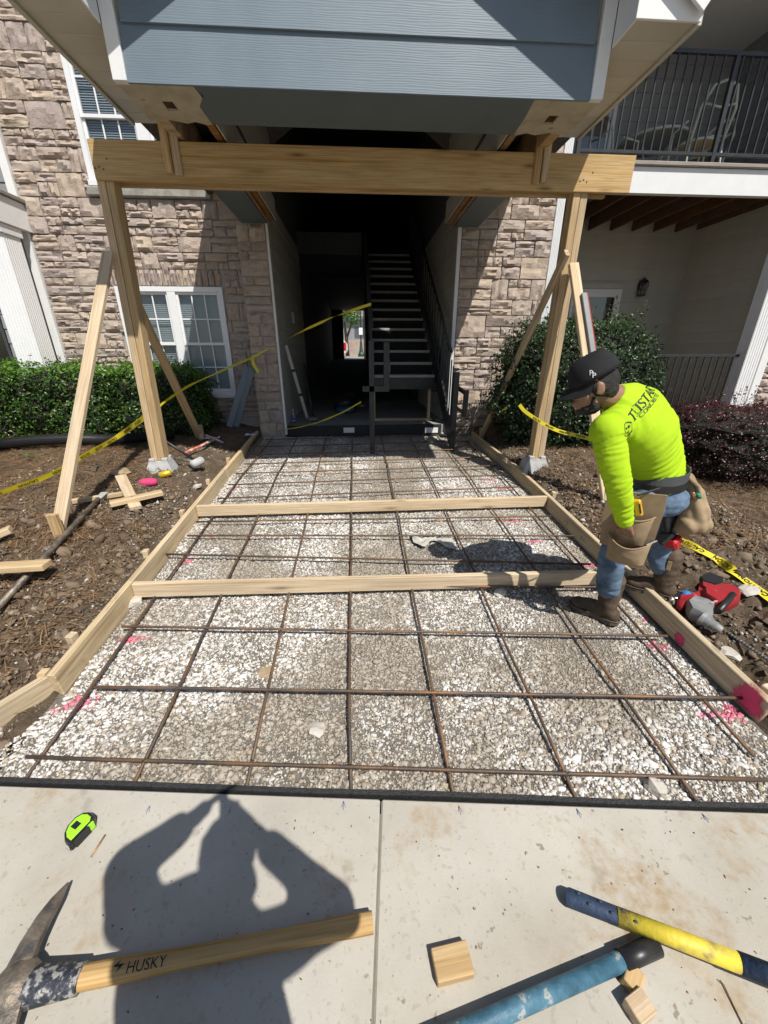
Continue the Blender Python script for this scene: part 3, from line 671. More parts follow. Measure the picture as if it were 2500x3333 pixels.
# ================================================================ staircase
ST = thing('staircase', 'black steel staircase with pale treads, its lowest steps removed', 'staircase', (.75, 6.4, FZ))
SX0, SX1, TY, TZ, RUN, RISE, NT = .25, 1.235, 6.45, 1.155, .288, .181, 14
TREAD = mnz('precast_tread', [(.3, (.33, .325, .30)), (.7, (.43, .42, .39))], 12, .85, bmp=(60, .2))
v, f = cbox(SX1 - SX0 - .02, .30, .042, .006); tme = mesh('tread', v, f, False, TREAD)
rme = mesh('riser', *cbox(SX1 - SX0 - .03, .008, RISE - .05, .001), False, flat('riser_black', (.012, .012, .013), .9))
for i in range(NT):
    obj('tread', tme, ST, None, tr((SX0 + SX1) / 2, TY + i * RUN + .15, TZ + i * RISE - .024)); obj('riser', rme, ST, None, tr((SX0 + SX1) / 2, TY + i * RUN + .28, TZ + i * RISE + .064))
box('riser', SX0 + .01, SX1 - .01, TY + .01, TY + .02, TZ - .22, TZ - .05, STEEL, ST)
def along(i, dz=0., x=0.): return Vector((x, TY + i * RUN, TZ + i * RISE + dz))
UPN = Vector((0, -RISE, RUN)).normalized()
for x, i0 in ((SX0 - .03, -.2), (SX1 + .025, -4.2)): lumber('stringer', along(i0, -.02, x), along(NT, -.02, x), .03, .24, STEEL, ST, UPN, .003)
for i in range(1, 5):
    p = along(-i, -.05, SX1); box('tread_bracket', p.x - .10, p.x + .005, p.y + .04, p.y + .2, p.z, p.z + .008, STEEL, ST)
for x in (SX0 - .03, SX1 + .03):
    i0 = -1.2 if x < .5 else -3.0
    tubeo('handrail', [along(i0, .88, x), along(NT, .88, x)], .022, STEEL, ST); 
    tubeo('lower_rail', [along(i0 + .3, .14, x), along(NT, .14, x)], .016, STEEL, ST)
    q = i0 + .6
    while q < NT: p = along(q, 0, x); box('baluster', p.x - .008, p.x + .008, p.y - .008, p.y + .008, p.z + .14, p.z + .87, STEEL, ST); q += .8
# left newel with its return bracket, hanging down to the bed
pL = PG(1213, 1470, -.02); box('newel', pL.x - .035, pL.x + .03, pL.y - .03, pL.y + .03, pL.z - .02, 1.62, STEEL, ST)
box('handrail_return', pL.x - .12, pL.x + .22, pL.y - .03, pL.y + .03, 1.02, 1.09, STEEL, ST); box('handrail_return', pL.x + .15, pL.x + .22, pL.y - .029, pL.y + .031, 1.09, 1.6, STEEL, ST)
box('base_plate', pL.x - .03, pL.x + .11, pL.y - .05, pL.y + .05, pL.z - .028, pL.z - .021, STEEL, ST)
pR = PG(1470, 1462, -.02); box('newel', pR.x - .035, pR.x + .035, pR.y - .03, pR.y + .03, pR.z - .03, 1.25, STEEL, ST)
hb = PY(1330 + 1340 / 7.213, 1200 + 540 / 7.213, pR.y); box('handrail_return', hb.x - .03, hb.x + .03, pR.y - .06, pR.y - .01, hb.z - .32, hb.z + .02, STEEL, ST)
lumber('handrail_return', (hb.x, pR.y - .02, hb.z - .02), (hb.x - .11, pR.y + .1, hb.z + .06), .04, .05, STEEL, ST); lumber('handrail_return', (hb.x, pR.y - .02, hb.z - .27), (pR.x, pR.y, hb.z - .20), .03, .05, STEEL, ST)
for i in range(7):
    x = pR.x - .02; y = pR.y + .12 + i * .12; box('baluster', x - .008, x + .008, y - .008, y + .008, .62 + i * .07, 1.32 + i * .075, STEEL, ST)
# new 2x4 framing under the stair
FRM = thing('stair_shoring', 'pale two-by-four framing standing under the staircase', 'framing', (.75, 6.5, FZ))
box('stud', .235, .275, 6.5, 6.59, FZ + .04, TZ - .08, PINE, FRM); box('stud', 1.14, 1.18, 6.5, 6.59, FZ + .04, TZ - .08, PINE, FRM)
lumber('sill_plate', (.2, 6.545, FZ + .02), (1.22, 6.545, FZ + .02), .089, .038, PINE, FRM)
# rear staircase seen against the light at the far end
RS_ = thing('rear_staircase', 'dark stair treads against the light at the far end of the breezeway', 'staircase', (.9, 18.0, 1.13))
for i in range(12): box('tread', .36, 1.3, 17.0 + i * .1, 17.32 + i * .1, 1.25 + i * .2, 1.41 + i * .2, STEEL, RS_)
box('stringer', .34, .36, 17.0, 18.8, 1.15, 3.6, STEEL, RS_)
# ================================================================ formwork on the bed
FW = thing('formwork', 'pale lumber concrete form with two cross boards on the gravel bed', 'form', (.15, 3.0, .1))
FH = .14
def fpt(x, Y, off=0.): return Vector((x, Y, RB(Y) + off))
def fboard(x0, y0, x1, y1, name='side_board'):
    lumber(name, fpt(x0, y0, .03), fpt(x1, y1, .03), .038, FH, FORM, FW)
lf = [(-1.482, 1.50), (-1.475, 3.02), (-1.472, 4.20), (-1.53, 5.98)]
rf = [(1.80, 1.15), (1.772, 3.32), (1.75, 4.2), (1.70, 5.75)]
fboard(*lf[0], -1.478, 2.225); fboard(-1.478, 2.228, *lf[2]); fboard(-1.471, 4.2035, *lf[3])
fboard(*rf[0], *rf[1]); fboard(1.771, 3.324, *rf[2]); fboard(1.749, 4.2035, *rf[3])
# cross boards, their tops flush with the side boards
def cross(xa, ya, xb, yb): lumber('cross_board', fpt(xa, ya, .045), fpt(xb, yb, .045), .038, .10, PINE, FW)
a = PG(428, 1660, .02); 
cross(-1.455, 2.20, 1.775, 2.155); cross(-1.452, 3.30, 1.75, 3.33)
# board running off to the left from the form's end
p0, p1 = PG(190, 2215, .02), PG(-40, 2360, .02); lumber('side_board', p0, p1, .038, .13, FORM, FW)
# stakes outside the boards
def stake(x, Y, h=.1, rz=0., parent=None, w=.045):
    z = RB(Y); v, f = cbox(.038, w, .34, .003); v = [(px * (1 if pz > -.05 else .3), py, pz) for px, py, pz in v]
    obj('stake', mesh('stake', v, f), parent or FW, PINE, tr(x, Y, z + h - .17) @ rot(rz, 'Z') @ rot(R(random.uniform(-6, 6)), 'X'))
for px, py, h in ((265, 2060, .12), (300, 2180, .10), (505, 1790, .12), (605, 1660, .11), (700, 1560, .12), (752, 1490, .12)):
    p = PG(px, py, h); stake(min(p.x, -1.53) if p.x > -1.6 else p.x, p.y, h, R(random.uniform(-12, 12)))
for px, py, h in ((1635, 1490, .13), (1765, 1600, .13), (1985, 1760, .09), (2165, 1965, .08), (2440, 2255, .08)):
    p = PG(px, py, h); stake(max(p.x, 1.82), p.y, h, R(random.uniform(-12, 12)))
lumber('kicker', PG(1640, 1492, .12), PG(1690, 1530, .0), .038, .05, PINE, FW)
p0, p1 = PG(2470, 2250, .05), PG(2580, 2330, .05); lumber('side_board', p0, p1, .038, .11, PINE, FW)
# pink marking paint on the right form: thin sprayed films on the board's inner face
def sprayed(y, w_, h, dens=1.):
    V, F = [], []; n = 16
    x = 1.80 + (y - 1.15) * (1.772 - 1.80) / (3.32 - 1.15) - .0195
    V.append((x - .0008, y, RB(y) - .035 + h * .35))
    for i in range(n): a_ = 2 * math.pi * i / n; q = random.uniform(.75, 1.15); V.append((x - .0008, y + math.cos(a_) * w_ * q, max(RB(y) - .036, RB(y) - .035 + h * .35 + math.sin(a_) * h * .6 * q)))
    for i in range(n): F.append((0, 1 + (i + 1) % n, 1 + i))
    return V, F
def spraymat():
    m, t, b = nodemat('pink_overspray'); tr_ = t.nodes.new('ShaderNodeBsdfTransparent'); ms = t.nodes.new('ShaderNodeMixShader')
    a_ = t.nodes.new('ShaderNodeAttribute'); a_.attribute_name = 'Col'; n_ = noise(t, coords(t), 120, 3)
    fac = ramp(t, [(.12, 0), (.50, 1)], math_(t, 'ADD', math_(t, 'MULTIPLY', n_, .5), math_(t, 'SUBTRACT', math_(t, 'MULTIPLY', a_.outputs[2], 1.0), .2)))
    b.inputs['Base Color'].default_value = (.72, .06, .17, 1); b.inputs['Roughness'].default_value = .7
    t.links.new(fac, ms.inputs[0]); t.links.new(tr_.outputs[0], ms.inputs[1]); t.links.new(b.outputs[0], ms.inputs[2]); t.links.new(ms.outputs[0], t.nodes['Material Output'].inputs[0]); return m
SPRAY = spraymat()
for y, w_, h in ((1.225, .085, .20), (1.64, .045, .08)):
    V, F = sprayed(y, w_, h); me = mesh('paint_mark', V, F, False, SPRAY); colattr(me, [(1, 1, 1)] + [(0, 0, 0)] * 16); obj('paint_mark', me, FW)
# grade stamps and pencil lines on the boards
GRAPH = flat('pencil_grey', (.16, .13, .10), .9)
for y, tx, sz in ((2.98, '+ II', .055), (2.70, 'R I', .05)):
    V, F, wd = text2d(tx, sz); x = 1.80 + (y - 1.15) * (1.772 - 1.80) / (3.32 - 1.15) - .0203; obj('pencil_mark', mesh('pencil_mark', [(x, y - p[0], RB(y) + .01 + p[1]) for p in V], F), FW, GRAPH)
# ================================================================ reinforcing grid
RG = thing('rebar_grid', 'rusty steel rebar grid tied over the white gravel', 'rebar', (.15, 3.0, .1))
BR = .0075
def bar(pts, zo):
    P = [Vector((x, y, RB(y) + zo + .004 * mnoise.noise(Vector((x * 2, y * 2, zo * 50))))) for x, y in pts]
    v, f = tube(P, BR, 7); me = mesh('rebar', v, f)
    for p in me.polygons: p.use_smooth = len(p.vertices) == 4
    obj('rebar', me, RG, RUST)
def lin(a, b, n): return [(a[0] + (b[0] - a[0]) * i / n, a[1] + (b[1] - a[1]) * i / n) for i in range(n + 1)]
LONG = []
for x0, x1, y0, y1 in ((-1.335, -1.30, 1.07, 5.95), (-.905, -.93, 1.03, 6.0), (-.468, -.50, .98, 6.0), (-.068, -.105, .95, 6.0), (.325, .335, .92, 6.05), (.785, .78, .88, 6.0), (1.235, 1.20, .86, 5.9), (1.60, 1.57, 1.0, 5.6)):
    LONG.append((x0, x1, y0, y1)); n = 14
    bar([(x0 + (x1 - x0) * i / n + .012 * mnoise.noise(Vector((i * .6, x0 * 9, 2))), y0 + (y1 - y0) * i / n) for i in range(n + 1)], 0.)
CROSSY = []
for (a, b) in (((60, 1640), (1655, 1689)), ((205, 1488), (1600, 1512)), ((265, 1357), (1440, 1378)), ((300, 1268), (1420, 1272)), ((350, 1200), (1275, 1222)), ((405, 1160), (1240, 1160)), ((425, 1130), (1190, 1118))):
    A, B = PG(*D(*a)), PG(*D(*b)); CROSSY.append((A, B)); bar(lin((A.x, A.y), (B.x, B.y), 10), .0135)
for y in (3.62, 3.95, 4.27, 4.62, 5.0, 5.40, 5.78):
    CROSSY.append((Vector((-1.38, y, 0)), Vector((1.66, y + .10, 0)))); bar(lin((-1.38, y), (1.66 - (y - 3.6) * .03, y + .12), 10), .0135)
# wire ties where bars cross, near the camera
for x0, x1, y0, y1 in LONG:
    for A, B in CROSSY[:7]:
        t_ = ((x0 + x1) / 2 - A.x) / (B.x - A.x)
        if 0 < t_ < 1 and random.random() < .75:
            y = A.y + (B.y - A.y) * t_; x = x0 + (x1 - x0) * (y - y0) / (y1 - y0); z = RB(y)
            pts = [Vector((x + .013 * math.cos(q * 1.1) + random.uniform(-.002, .002), y + .013 * math.sin(q * 1.1), z + .008 + .014 * math.sin(q * 2.2))) for q in range(7)] + [Vector((x + random.uniform(-.02, .02), y + random.uniform(-.02, .02), z + .035))]
            v, f = tube(pts, .0013, 4); obj('tie_wire', mesh('tie_wire', v, f), RG, RUST)
# plastic bar-end caps / chairs
for px, py in ((1515, 1815), (1440, 1265)):
    pass
# black expansion joint along the sidewalk
EJ = [(x, edge_y(x) + .004 + .004 * mnoise.noise(Vector((x * 1.5, 0, 0)))) for x in np.linspace(-3.1, 3.1, 40)]
ps = []
V, F = [], []
for x, y in EJ: V += [(x, y, -.11), (x, y, .006 + .004 * mnoise.noise(Vector((x * 3, 5, 0)))), (x + .002, y + .017, .008 + .004 * mnoise.noise(Vector((x * 3, 5, 0)))), (x, y + .017, -.11)]
for i in range(len(EJ) - 1):
    for j in range(3): F.append((i * 4 + j, i * 4 + 4 + j, i * 4 + 5 + j, i * 4 + 1 + j))
tag(obj('expansion_joint', mesh('expansion_joint', V, F, False, BLACKF)), 'black fibre expansion joint strip along the sidewalk edge', 'joint strip')
# ================================================================ shoring under the canopy
SH = thing('shoring_frame', 'temporary timber shoring with double header, two posts and braces under the canopy', 'shoring', (0, 4.5, .3))
HY = 4.005
lumber('header', (-2.03, HY, 2.8795), (2.367, HY, 2.8795), .038, .256, CEDAR, SH); lumber('header', (-1.96, HY + .125, 2.8795), (2.225, HY + .125, 2.8795), .038, .256, CEDAR, SH)
lumber('spacer', (-1.88, HY + .0625, 2.82), (2.14, HY + .0625, 2.82), .085, .09, CEDAR, SH)
for px in (-1.44, 1.593):
    s_ = .065 if px < 0 else -.065
    lumber('cleat', (px, HY - .038, 2.80), (px, HY - .038, 3.15), .036, .055, POSTW, SH, (1, 0, 0)); lumber('cleat', (px + s_, HY - .029, 2.79), (px + s_, HY - .029, 3.12), .018, .062, POSTW, SH, (1, 0, 0))
TL, TR_ = Vector((-1.972, HY + .0625, 2.785)), Vector((1.954, HY + .0625, 2.785))
BLp, BRp = PY(347 * k, 992 * k, HY + .075), PY(1157 * k, 987 * k, HY + .05)
for T, B in ((TL, BLp), (TR_, BRp)):
    lumber('post', B + Vector((-.033, 0, 0)), T + Vector((-.033, 0, 0)), .12, .062, POSTW, SH, (1, 0, 0)); lumber('post', B + Vector((.033, .004, 0)), T + Vector((.033, .004, 0)), .12, .062, POSTW, SH, (1, 0, 0))
# braces
def brace(p0, p1, w_=.038, h=.086, up=(0, 1, 0), mat=None): lumber('brace', p0, p1, w_, h, mat or POSTW, SH, up)
gl = PT(*D(125, 1150), .02); brace(gl, PY(354, 821, HY - .04), up=(1, 0, 0), mat=PINE)
gl2 = PT(*D(432, 945), .02); brace(gl2, PY(395, 885, HY + .14), up=(1, 0, 0))
for P, h in ((gl, .16), (gl2, .17)): lumber('brace_stake', P + Vector((.035, -.03, -.15)), P + Vector((.03, -.035, h)), .038, .07, POSTW, SH, (1, 0, 0))
br = PT(*D(1040, 940), .03); brace(br, PY(1846, 821, HY - .05), up=(0, 1, 0))
bt = PY(1866, 858, HY - .055); br2 = PT(1975, 1630, .02); brace(br2, bt, up=(1, 0, 0), mat=PINE)
lumber('brace_stake', br + Vector((-.01, -.04, -.12)), br + Vector((-.02, -.05, .12)), .038, .06, POSTW, SH, (1, 0, 0))
for T in (TL, TR_):
    for dx, dz in ((-.06, .04), (-.03, .05), (.0, .035), (.04, .1)): v, f = lathe([(.006, -.002), (.006, .0015)], 8); obj('screw_head', mesh('screw_head', v, f), SH, STEEL, tr(T.x + dx + .02, HY - .0195, T.z + dz) @ rot(R(90), 'X'))
# pier blocks under the posts
def pierblock(label, P, rz):
    o = thing('pier_block', label, 'pier block', P, rz, 'precast blocks under the shoring posts')
    V, F = [], []
    for z, h in ((-.16, .15), (-.13, .15), (.0, .095), (.02, .09)):
        V += [(-h, -h, z), (h, -h, z), (h, h, z), (-h, h, z)]
    for i in range(3):
        for j in range(4): F.append((i * 4 + j, i * 4 + (j + 1) % 4, i * 4 + 4 + (j + 1) % 4, i * 4 + 4 + j))
    F.append((12, 13, 14, 15)); F.append((3, 2, 1, 0)); M_ = tr(*P) @ rot(rz, 'Z'); obj('block', mesh('block', V, F), o, BLOCKC, M_)
    for sx in (-1, 1):
        for sy in (-1, 1): v, f = cbox(.055, .055, .03, .006); obj('lug', mesh('lug', v, f), o, BLOCKC, M_ @ tr(sx * .06, sy * .06, .034))
pierblock('grey precast concrete block under the left shoring post', (BLp.x, BLp.y, BLp.z - .022), R(8)); pierblock('grey precast concrete block under the right shoring post', (BRp.x, BRp.y, BRp.z - .022), R(-10))
# red-edged level leaning on the right brace
q0, q1 = bt.lerp(br2, .62) + Vector((.045, -.03, .02)), bt.lerp(br2, .14) + Vector((.035, -.03, .02)); d_ = (q1 - q0).normalized(); L_ = (q1 - q0).length
lv = thing('spirit_level', 'long grey level with a red edge leaning on the right brace', 'level', tuple(q0))
lumber('body', q0, q0 + d_ * L_, .022, .05, flat('level_grey', (.16, .17, .18), .5), lv, (1, 0, 0)); lumber('red_edge', q0 + Vector((.028, 0, 0)), q0 + d_ * L_ + Vector((.028, 0, 0)), .024, .008, flat('level_red', (.55, .04, .03), .45), lv, (1, 0, 0))
# ================================================================ gravel, clods, needles: uncountable, one object each
def rocks(n_var=24, flatk=.7):
    """unit icosahedra knocked out of shape: (n_var, 12, 3) vertices and 20 faces"""
    t = (1 + 5 ** .5) / 2
    V = np.array([(-1, t, 0), (1, t, 0), (-1, -t, 0), (1, -t, 0), (0, -1, t), (0, 1, t), (0, -1, -t), (0, 1, -t), (t, 0, -1), (t, 0, 1), (-t, 0, -1), (-t, 0, 1)], float); V /= np.linalg.norm(V[0])
    F = np.array([(0, 11, 5), (0, 5, 1), (0, 1, 7), (0, 7, 10), (0, 10, 11), (1, 5, 9), (5, 11, 4), (11, 10, 2), (10, 7, 6), (7, 1, 8), (3, 9, 4), (3, 4, 2), (3, 2, 6), (3, 6, 8), (3, 8, 9), (4, 9, 5), (2, 4, 11), (6, 2, 10), (8, 6, 7), (9, 8, 1)])
    out = np.repeat(V[None], n_var, 0) * rng.uniform(.6, 1.2, (n_var, 12, 1)) + rng.normal(0, .15, (n_var, 12, 3))
    out *= np.stack([rng.uniform(.85, 1.35, n_var), rng.uniform(.7, 1.0, n_var), rng.uniform(.4, .65, n_var)], 1)[:, None, :] * .95
    return out, F
RV, RF = rocks()
def rotmats(n, tilt=.5):
    a = rng.uniform(0, 2 * np.pi, n); tx, ty = rng.normal(0, tilt, n), rng.normal(0, tilt, n)
    ca, sa = np.cos(a), np.sin(a); Z = np.zeros((n, 3, 3)); Z[:, 0, 0] = ca; Z[:, 0, 1] = -sa; Z[:, 1, 0] = sa; Z[:, 1, 1] = ca; Z[:, 2, 2] = 1
    X = np.zeros((n, 3, 3)); X[:, 0, 0] = 1; X[:, 1, 1] = np.cos(tx); X[:, 1, 2] = -np.sin(tx); X[:, 2, 1] = np.sin(tx); X[:, 2, 2] = np.cos(tx)
    Yy = np.zeros((n, 3, 3)); Yy[:, 1, 1] = 1; Yy[:, 0, 0] = np.cos(ty); Yy[:, 0, 2] = np.sin(ty); Yy[:, 2, 0] = -np.sin(ty); Yy[:, 2, 2] = np.cos(ty)
    return X @ Yy @ Z
OV = np.array([(1, 0, 0), (-1, 0, 0), (0, 1, 0), (0, -1, 0), (0, 0, 1), (0, 0, -1)], float)[None] * rng.uniform(.7, 1.25, (24, 6, 1)) + rng.normal(0, .16, (24, 6, 3)); OV *= np.array((1.15, .95, .75)); OF = np.array([(0, 2, 4), (2, 1, 4), (1, 3, 4), (3, 0, 4), (2, 0, 5), (1, 2, 5), (3, 1, 5), (0, 3, 5)])
def scatter(name, P, size, cols, mat, tilt=.5, sink=.25, small=False):
    VS, FS = (OV, OF) if small else (RV, RF); m = VS.shape[1]; n = len(P); vi = rng.integers(0, len(VS), n); V = VS[vi] * size[:, None, None]; V = np.einsum('nij,nkj->nki', rotmats(n, tilt), V)
    V = V + P[:, None, :]; V[:, :, 2] += (size * (.5 - sink))[:, None]
    F = (FS[None] + (np.arange(n) * m)[:, None, None]).reshape(-1, 3)
    return npmesh(name, V.reshape(-1, 3), F, mat, np.repeat(cols, m, 0))
nzv = lambda x, y, s, o=0.: np.array([mnoise.fractal(Vector((a * s + o, b * s, 1.3)), .8, 2.0, 4) for a, b in zip(x, y)])
GRAV = attrmat('gravel_stone', .85, (90, .35), .3)
rbv = np.vectorize(RB)
PAINT = []                                            # spots of pink marking paint: x, y, rx, ry
def paint(px, py, rx, ry): p = PG(px, py, -.03); PAINT.append((p.x, p.y, rx * 1.2, ry * 1.3))
for q in ((250, 2285, .10, .05), (425, 2080, .09, .035), (690, 1745, .03, .03), (610, 1825, .08, .03), (760, 1590, .03, .09), (820, 1480, .02, .1), (1660, 1695, .11, .022), (1735, 1760, .11, .022), (1590, 1560, .13, .025), (1640, 1588, .10, .02), (1530, 1525, .09, .022), (1520, 1490, .1, .03), (1920, 1835, .12, .03), (2110, 2010, .05, .03), (2150, 2100, .07, .04), (2370, 2320, .13, .045), (1500, 1455, .1, .04), (740, 1500, .02, .1)): paint(*q)
def paintmask(x, y):
    m = np.zeros(len(x))
    for a, b, rx, ry in PAINT: m = np.maximum(m, np.exp(-(((x - a) / rx) ** 2 + ((y - b) / ry) ** 2) * 1.4))
    return m
def gravel_cols(x, y):
    n = len(x); pal = np.array([(.74, .72, .69), (.64, .62, .59), (.52, .50, .46), (.40, .375, .34), (.44, .37, .28), (.36, .29, .22)])
    white = np.clip(.42 + 1.7 * nzv(x, y, 1.3, 11.) + .25 * nzv(x, y, 5., 3.) - .28 * (x > .1) * (y < 2.6) + .3 * (x < -.3), 0, 1)
    q = rng.random(n); idx = np.where(q < .15 + .5 * white, rng.integers(0, 2, n), np.where(q < .80, rng.integers(2, 4, n), rng.integers(4, 6, n))); c = pal[idx]
    dirt = (np.clip(1 - white, 0, 1) * .62)[:, None]; c = c * (1 - dirt) + np.array((.335, .28, .21)) * dirt
    c = c * rng.uniform(.80, 1.1, n)[:, None]
    pm = paintmask(x, y) > rng.uniform(.22, 1.05, n); c[pm] = c[pm] * .25 + np.array((.70, .08, .19)) * rng.uniform(.6, .95, pm.sum())[:, None]
    return c
def bedpts(n, y0, y1, keep):
    x = rng.uniform(XL - .16, XR - .005, n); y = rng.uniform(y0, y1, n); ok = (x > XL + .005) | ((y < 1.46) & (x > XL - (1.46 - y) * .35)); x, y = x[ok], y[ok]; ok = y > edge_y(x) + .035; x, y = x[ok], y[ok]
    d = nzv(x, y, 1.4) + .45 * nzv(x, y, 4.5, 7.) ; ok = rng.random(len(x)) < np.clip(keep + 1.25 * d, .10, 1)
    return x[ok], y[ok]
def gravel_layer(name, label, spec, small):
    g_ = []
    for n, y0, y1, s0, s1, keep in spec:
        x, y = bedpts(n, y0, y1, keep); g_.append((x, y, rng.uniform(s0, s1, len(x)) * np.where(rng.random(len(x)) < .05, 1.5, 1.)))
    x, y, s = (np.concatenate([g[i] for g in g_]) for i in range(3)); z = np.array([bed_z(a, b) for a, b in zip(x, y)]) + .010 * np.array([fbm(a, b, 2.2) for a, b in zip(x, y)])
    tag(obj(name, scatter(name, np.stack([x, y, z], 1), s, gravel_cols(x, y), GRAV, .32, .52 if not small else .35, small=small)), label, 'gravel', kind='stuff')
gravel_layer('gravel', 'crushed white and grey limestone gravel between the form boards', ((16500, .75, 2.3, .0085, .0165, .72), (17500, 2.3, 4.0, .009, .0165, .74), (15000, 4.0, 6.12, .010, .0165, .95)), False)
gravel_layer('gravel_fines', 'small limestone chippings filling the gaps in the gravel bed', ((56000, .75, 2.6, .0038, .008, 1.9), (26000, 2.6, 4.2, .005, .009, 1.9), (12000, 4.2, 6.12, .006, .009, 1.9)), True)
# clods and stones in the dug soil either side
def side_pts(n, spec):
    X, Y = [], []
    for x0, x1, y0, y1, wgt in spec: m = int(n * wgt); X.append(rng.uniform(x0, x1, m)); Y.append(rng.uniform(y0, y1, m))
    return np.concatenate(X), np.concatenate(Y)
tz = lambda x, y: np.array([terrain_z(a, b) for a, b in zip(x, y)])
x, y = side_pts(46000, ((-2.4, -1.5, 1.0, 1.7, .06), (-3.0, -1.53, 1.0, 3.6, .43), (-3.4, -1.53, 3.6, 5.0, .12), (1.82, 3.2, 1.0, 3.6, .36), (1.8, 3.0, 3.6, 4.8, .07)))
ok = (y > edge_y(x) + .04) & (rng.random(len(x)) < np.clip(.55 + 1.1 * nzv(x, y, 1.2, 2.), .08, 1)); x, y = x[ok], y[ok]; n = len(x)
s = rng.uniform(.004, .013, n) * np.where(rng.random(n) < .06, 2.2, 1.)
pal = np.array([(.14, .104, .072), (.195, .15, .107), (.265, .21, .155), (.35, .30, .245), (.50, .47, .42), (.25, .16, .09)]); c = pal[np.searchsorted(np.cumsum([.26, .30, .20, .10, .07, .07]), rng.random(n) * .999)] * rng.uniform(.8, 1.15, n)[:, None]
tag(obj('soil_clods', scatter('soil_clods', np.stack([x, y, tz(x, y)], 1), s, c, GRAV, .8, .35, small=True)), 'loose clods and small stones in the dug soil beside the forms', 'soil', kind='stuff')
SOILR = attrmat('soil_lump', .95, (70, .9), .1)
# bigger broken lumps
x, y = side_pts(1700, ((-2.9, -1.55, 1.2, 3.2, .5), (1.85, 3.0, 1.0, 3.2, .5))); n = len(x); s = rng.uniform(.012, .034, n) * np.where(rng.random(n) < .15, 1.8, 1)
pal = np.array([(.13, .096, .066), (.165, .125, .088), (.20, .15, .105), (.21, .165, .12)]); c = pal[rng.integers(0, 4, n)] * rng.uniform(.8, 1.1, n)[:, None]
tag(obj('soil_lumps', scatter('soil_lumps', np.stack([x, y, tz(x, y)], 1), s, c, SOILR, .6, .55)), 'broken lumps of brown clay along the form boards', 'soil', kind='stuff')
# pine straw
def straw(name, spec, n, label):
    x, y = side_pts(n, spec); n = len(x); z = tz(x, y) + rng.uniform(.003, .022, n); a = rng.uniform(0, np.pi, n); L = rng.uniform(.03, .085, n); w_ = rng.uniform(.0008, .0018, n); ti = rng.normal(0, .12, n)
    d = np.stack([np.cos(a), np.sin(a), ti], 1) * L[:, None]; p = np.stack([-np.sin(a), np.cos(a), np.zeros(n)], 1) * w_[:, None]; P = np.stack([x, y, z], 1); mid = P + np.stack([np.zeros(n), np.zeros(n), L * .12], 1)
    V = np.stack([P - d - p, P - d + p, mid + p, mid - p, P + d + p, P + d - p], 1).reshape(-1, 3); b = (np.arange(n) * 6)[:, None]
    F = np.concatenate([b + np.array([0, 1, 2, 3]), b + np.array([3, 2, 4, 5])])
    pal = np.array([(.26, .15, .07), (.19, .11, .055), (.33, .21, .11), (.14, .085, .05)]); c = np.repeat(pal[rng.integers(0, 4, n)] * rng.uniform(.8, 1.2, n)[:, None], 6, 0)
    tag(obj(name, npmesh(name, V, F, attrmat(name + '_mat', .8), c)), label, 'pine straw', kind='stuff')
straw('pine_straw', ((-6.5, -2.0, 2.6, 5.6, .55), (-3.0, -1.6, 1.2, 3.0, .08), (1.9, 6.0, 2.3, 5.8, .42)), 46000, 'brown pine straw mulch over the planting beds')
# single rocks one can pick out
ROCK = mnz('field_rock', [(.3, (.40, .37, .32)), (.7, (.56, .53, .48))], 12, .9, bmp=(30, .6)); TANR = mnz('tan_rock', [(.3, (.30, .22, .13)), (.7, (.42, .32, .20))], 9, .9, bmp=(25, .6))
def rock(label, px, py, r, mat, off=-.03, fl=.6, st=1.3):
    p = PT(px, py, .0); V, F = [], []; bm = bmesh.new(); bmesh.ops.create_icosphere(bm, subdivisions=2, radius=1.); q = Vector((px * .37, py * .11, 1))
    for v_ in bm.verts:
        d = v_.co.copy(); k_ = 1 + .45 * mnoise.noise(d * 1.2 + q) + .30 * mnoise.noise(d * 2.9 + q); v_.co = Vector((d.x * st, d.y * .9, d.z * fl)) * k_ * r
    me = bpy.data.meshes.new('rock'); bm.to_mesh(me); bm.free(); me.materials.append(mat); smooth_by(me, 12)
    tag(obj('rock', me, None, None, tr(p.x, p.y, p.z + r * fl * .45) @ rot(px, 'Z')), label, 'rock')
rock('flat tan rock lying behind the crossed lumber offcuts', 395, 1540, .085, TANR, .06, .35, 1.6)
rock('white lump of limestone against the left form below the cross board', 438, 1968, .05, ROCK, -.01, .8, 1.1)
rock('white lump of limestone just below the second cross board near the boot', 1628, 1932, .042, ROCK, -.02, .7)
rock('chunky pale rock by the expansion joint under the near rebar', 2130, 2570, .04, ROCK, -.03, .8, 1.)
rock('flat tan flagstone piece lying in the gravel beside a rebar', 872, 2188, .045, TANR, -.03, .25, 1.1)
rock('pale flat stone half buried beside the centre rebar near the sidewalk', 1030, 2380, .04, ROCK, -.035, .4, 1.2)
rock('rough white rock on the dirt right of the drill', 2110 + 70, 1985, .05, ROCK, .04, .6) if False else None
rock('jagged white stone in the mud below the drill', 2365, 2130, .05, ROCK, .05, .5, 1.2)
rock('pale flat stone above the drill beside the caution tape', 2435, 1925, .055, ROCK, .05, .4, 1.3)
rock('white stone in the dirt outside the left form', 642, 1585, .04, ROCK, .04, .5, 1.2)
rock('grey stone lying at the foot of the stairs by the right newel', 1440, 1412, .07, BLOCKC, -.02, .7, 1.2)
rock('small tan stone on the rebar beyond the first cross board', 1032, 1548, .04, TANR, -.02, .5, 1.3)
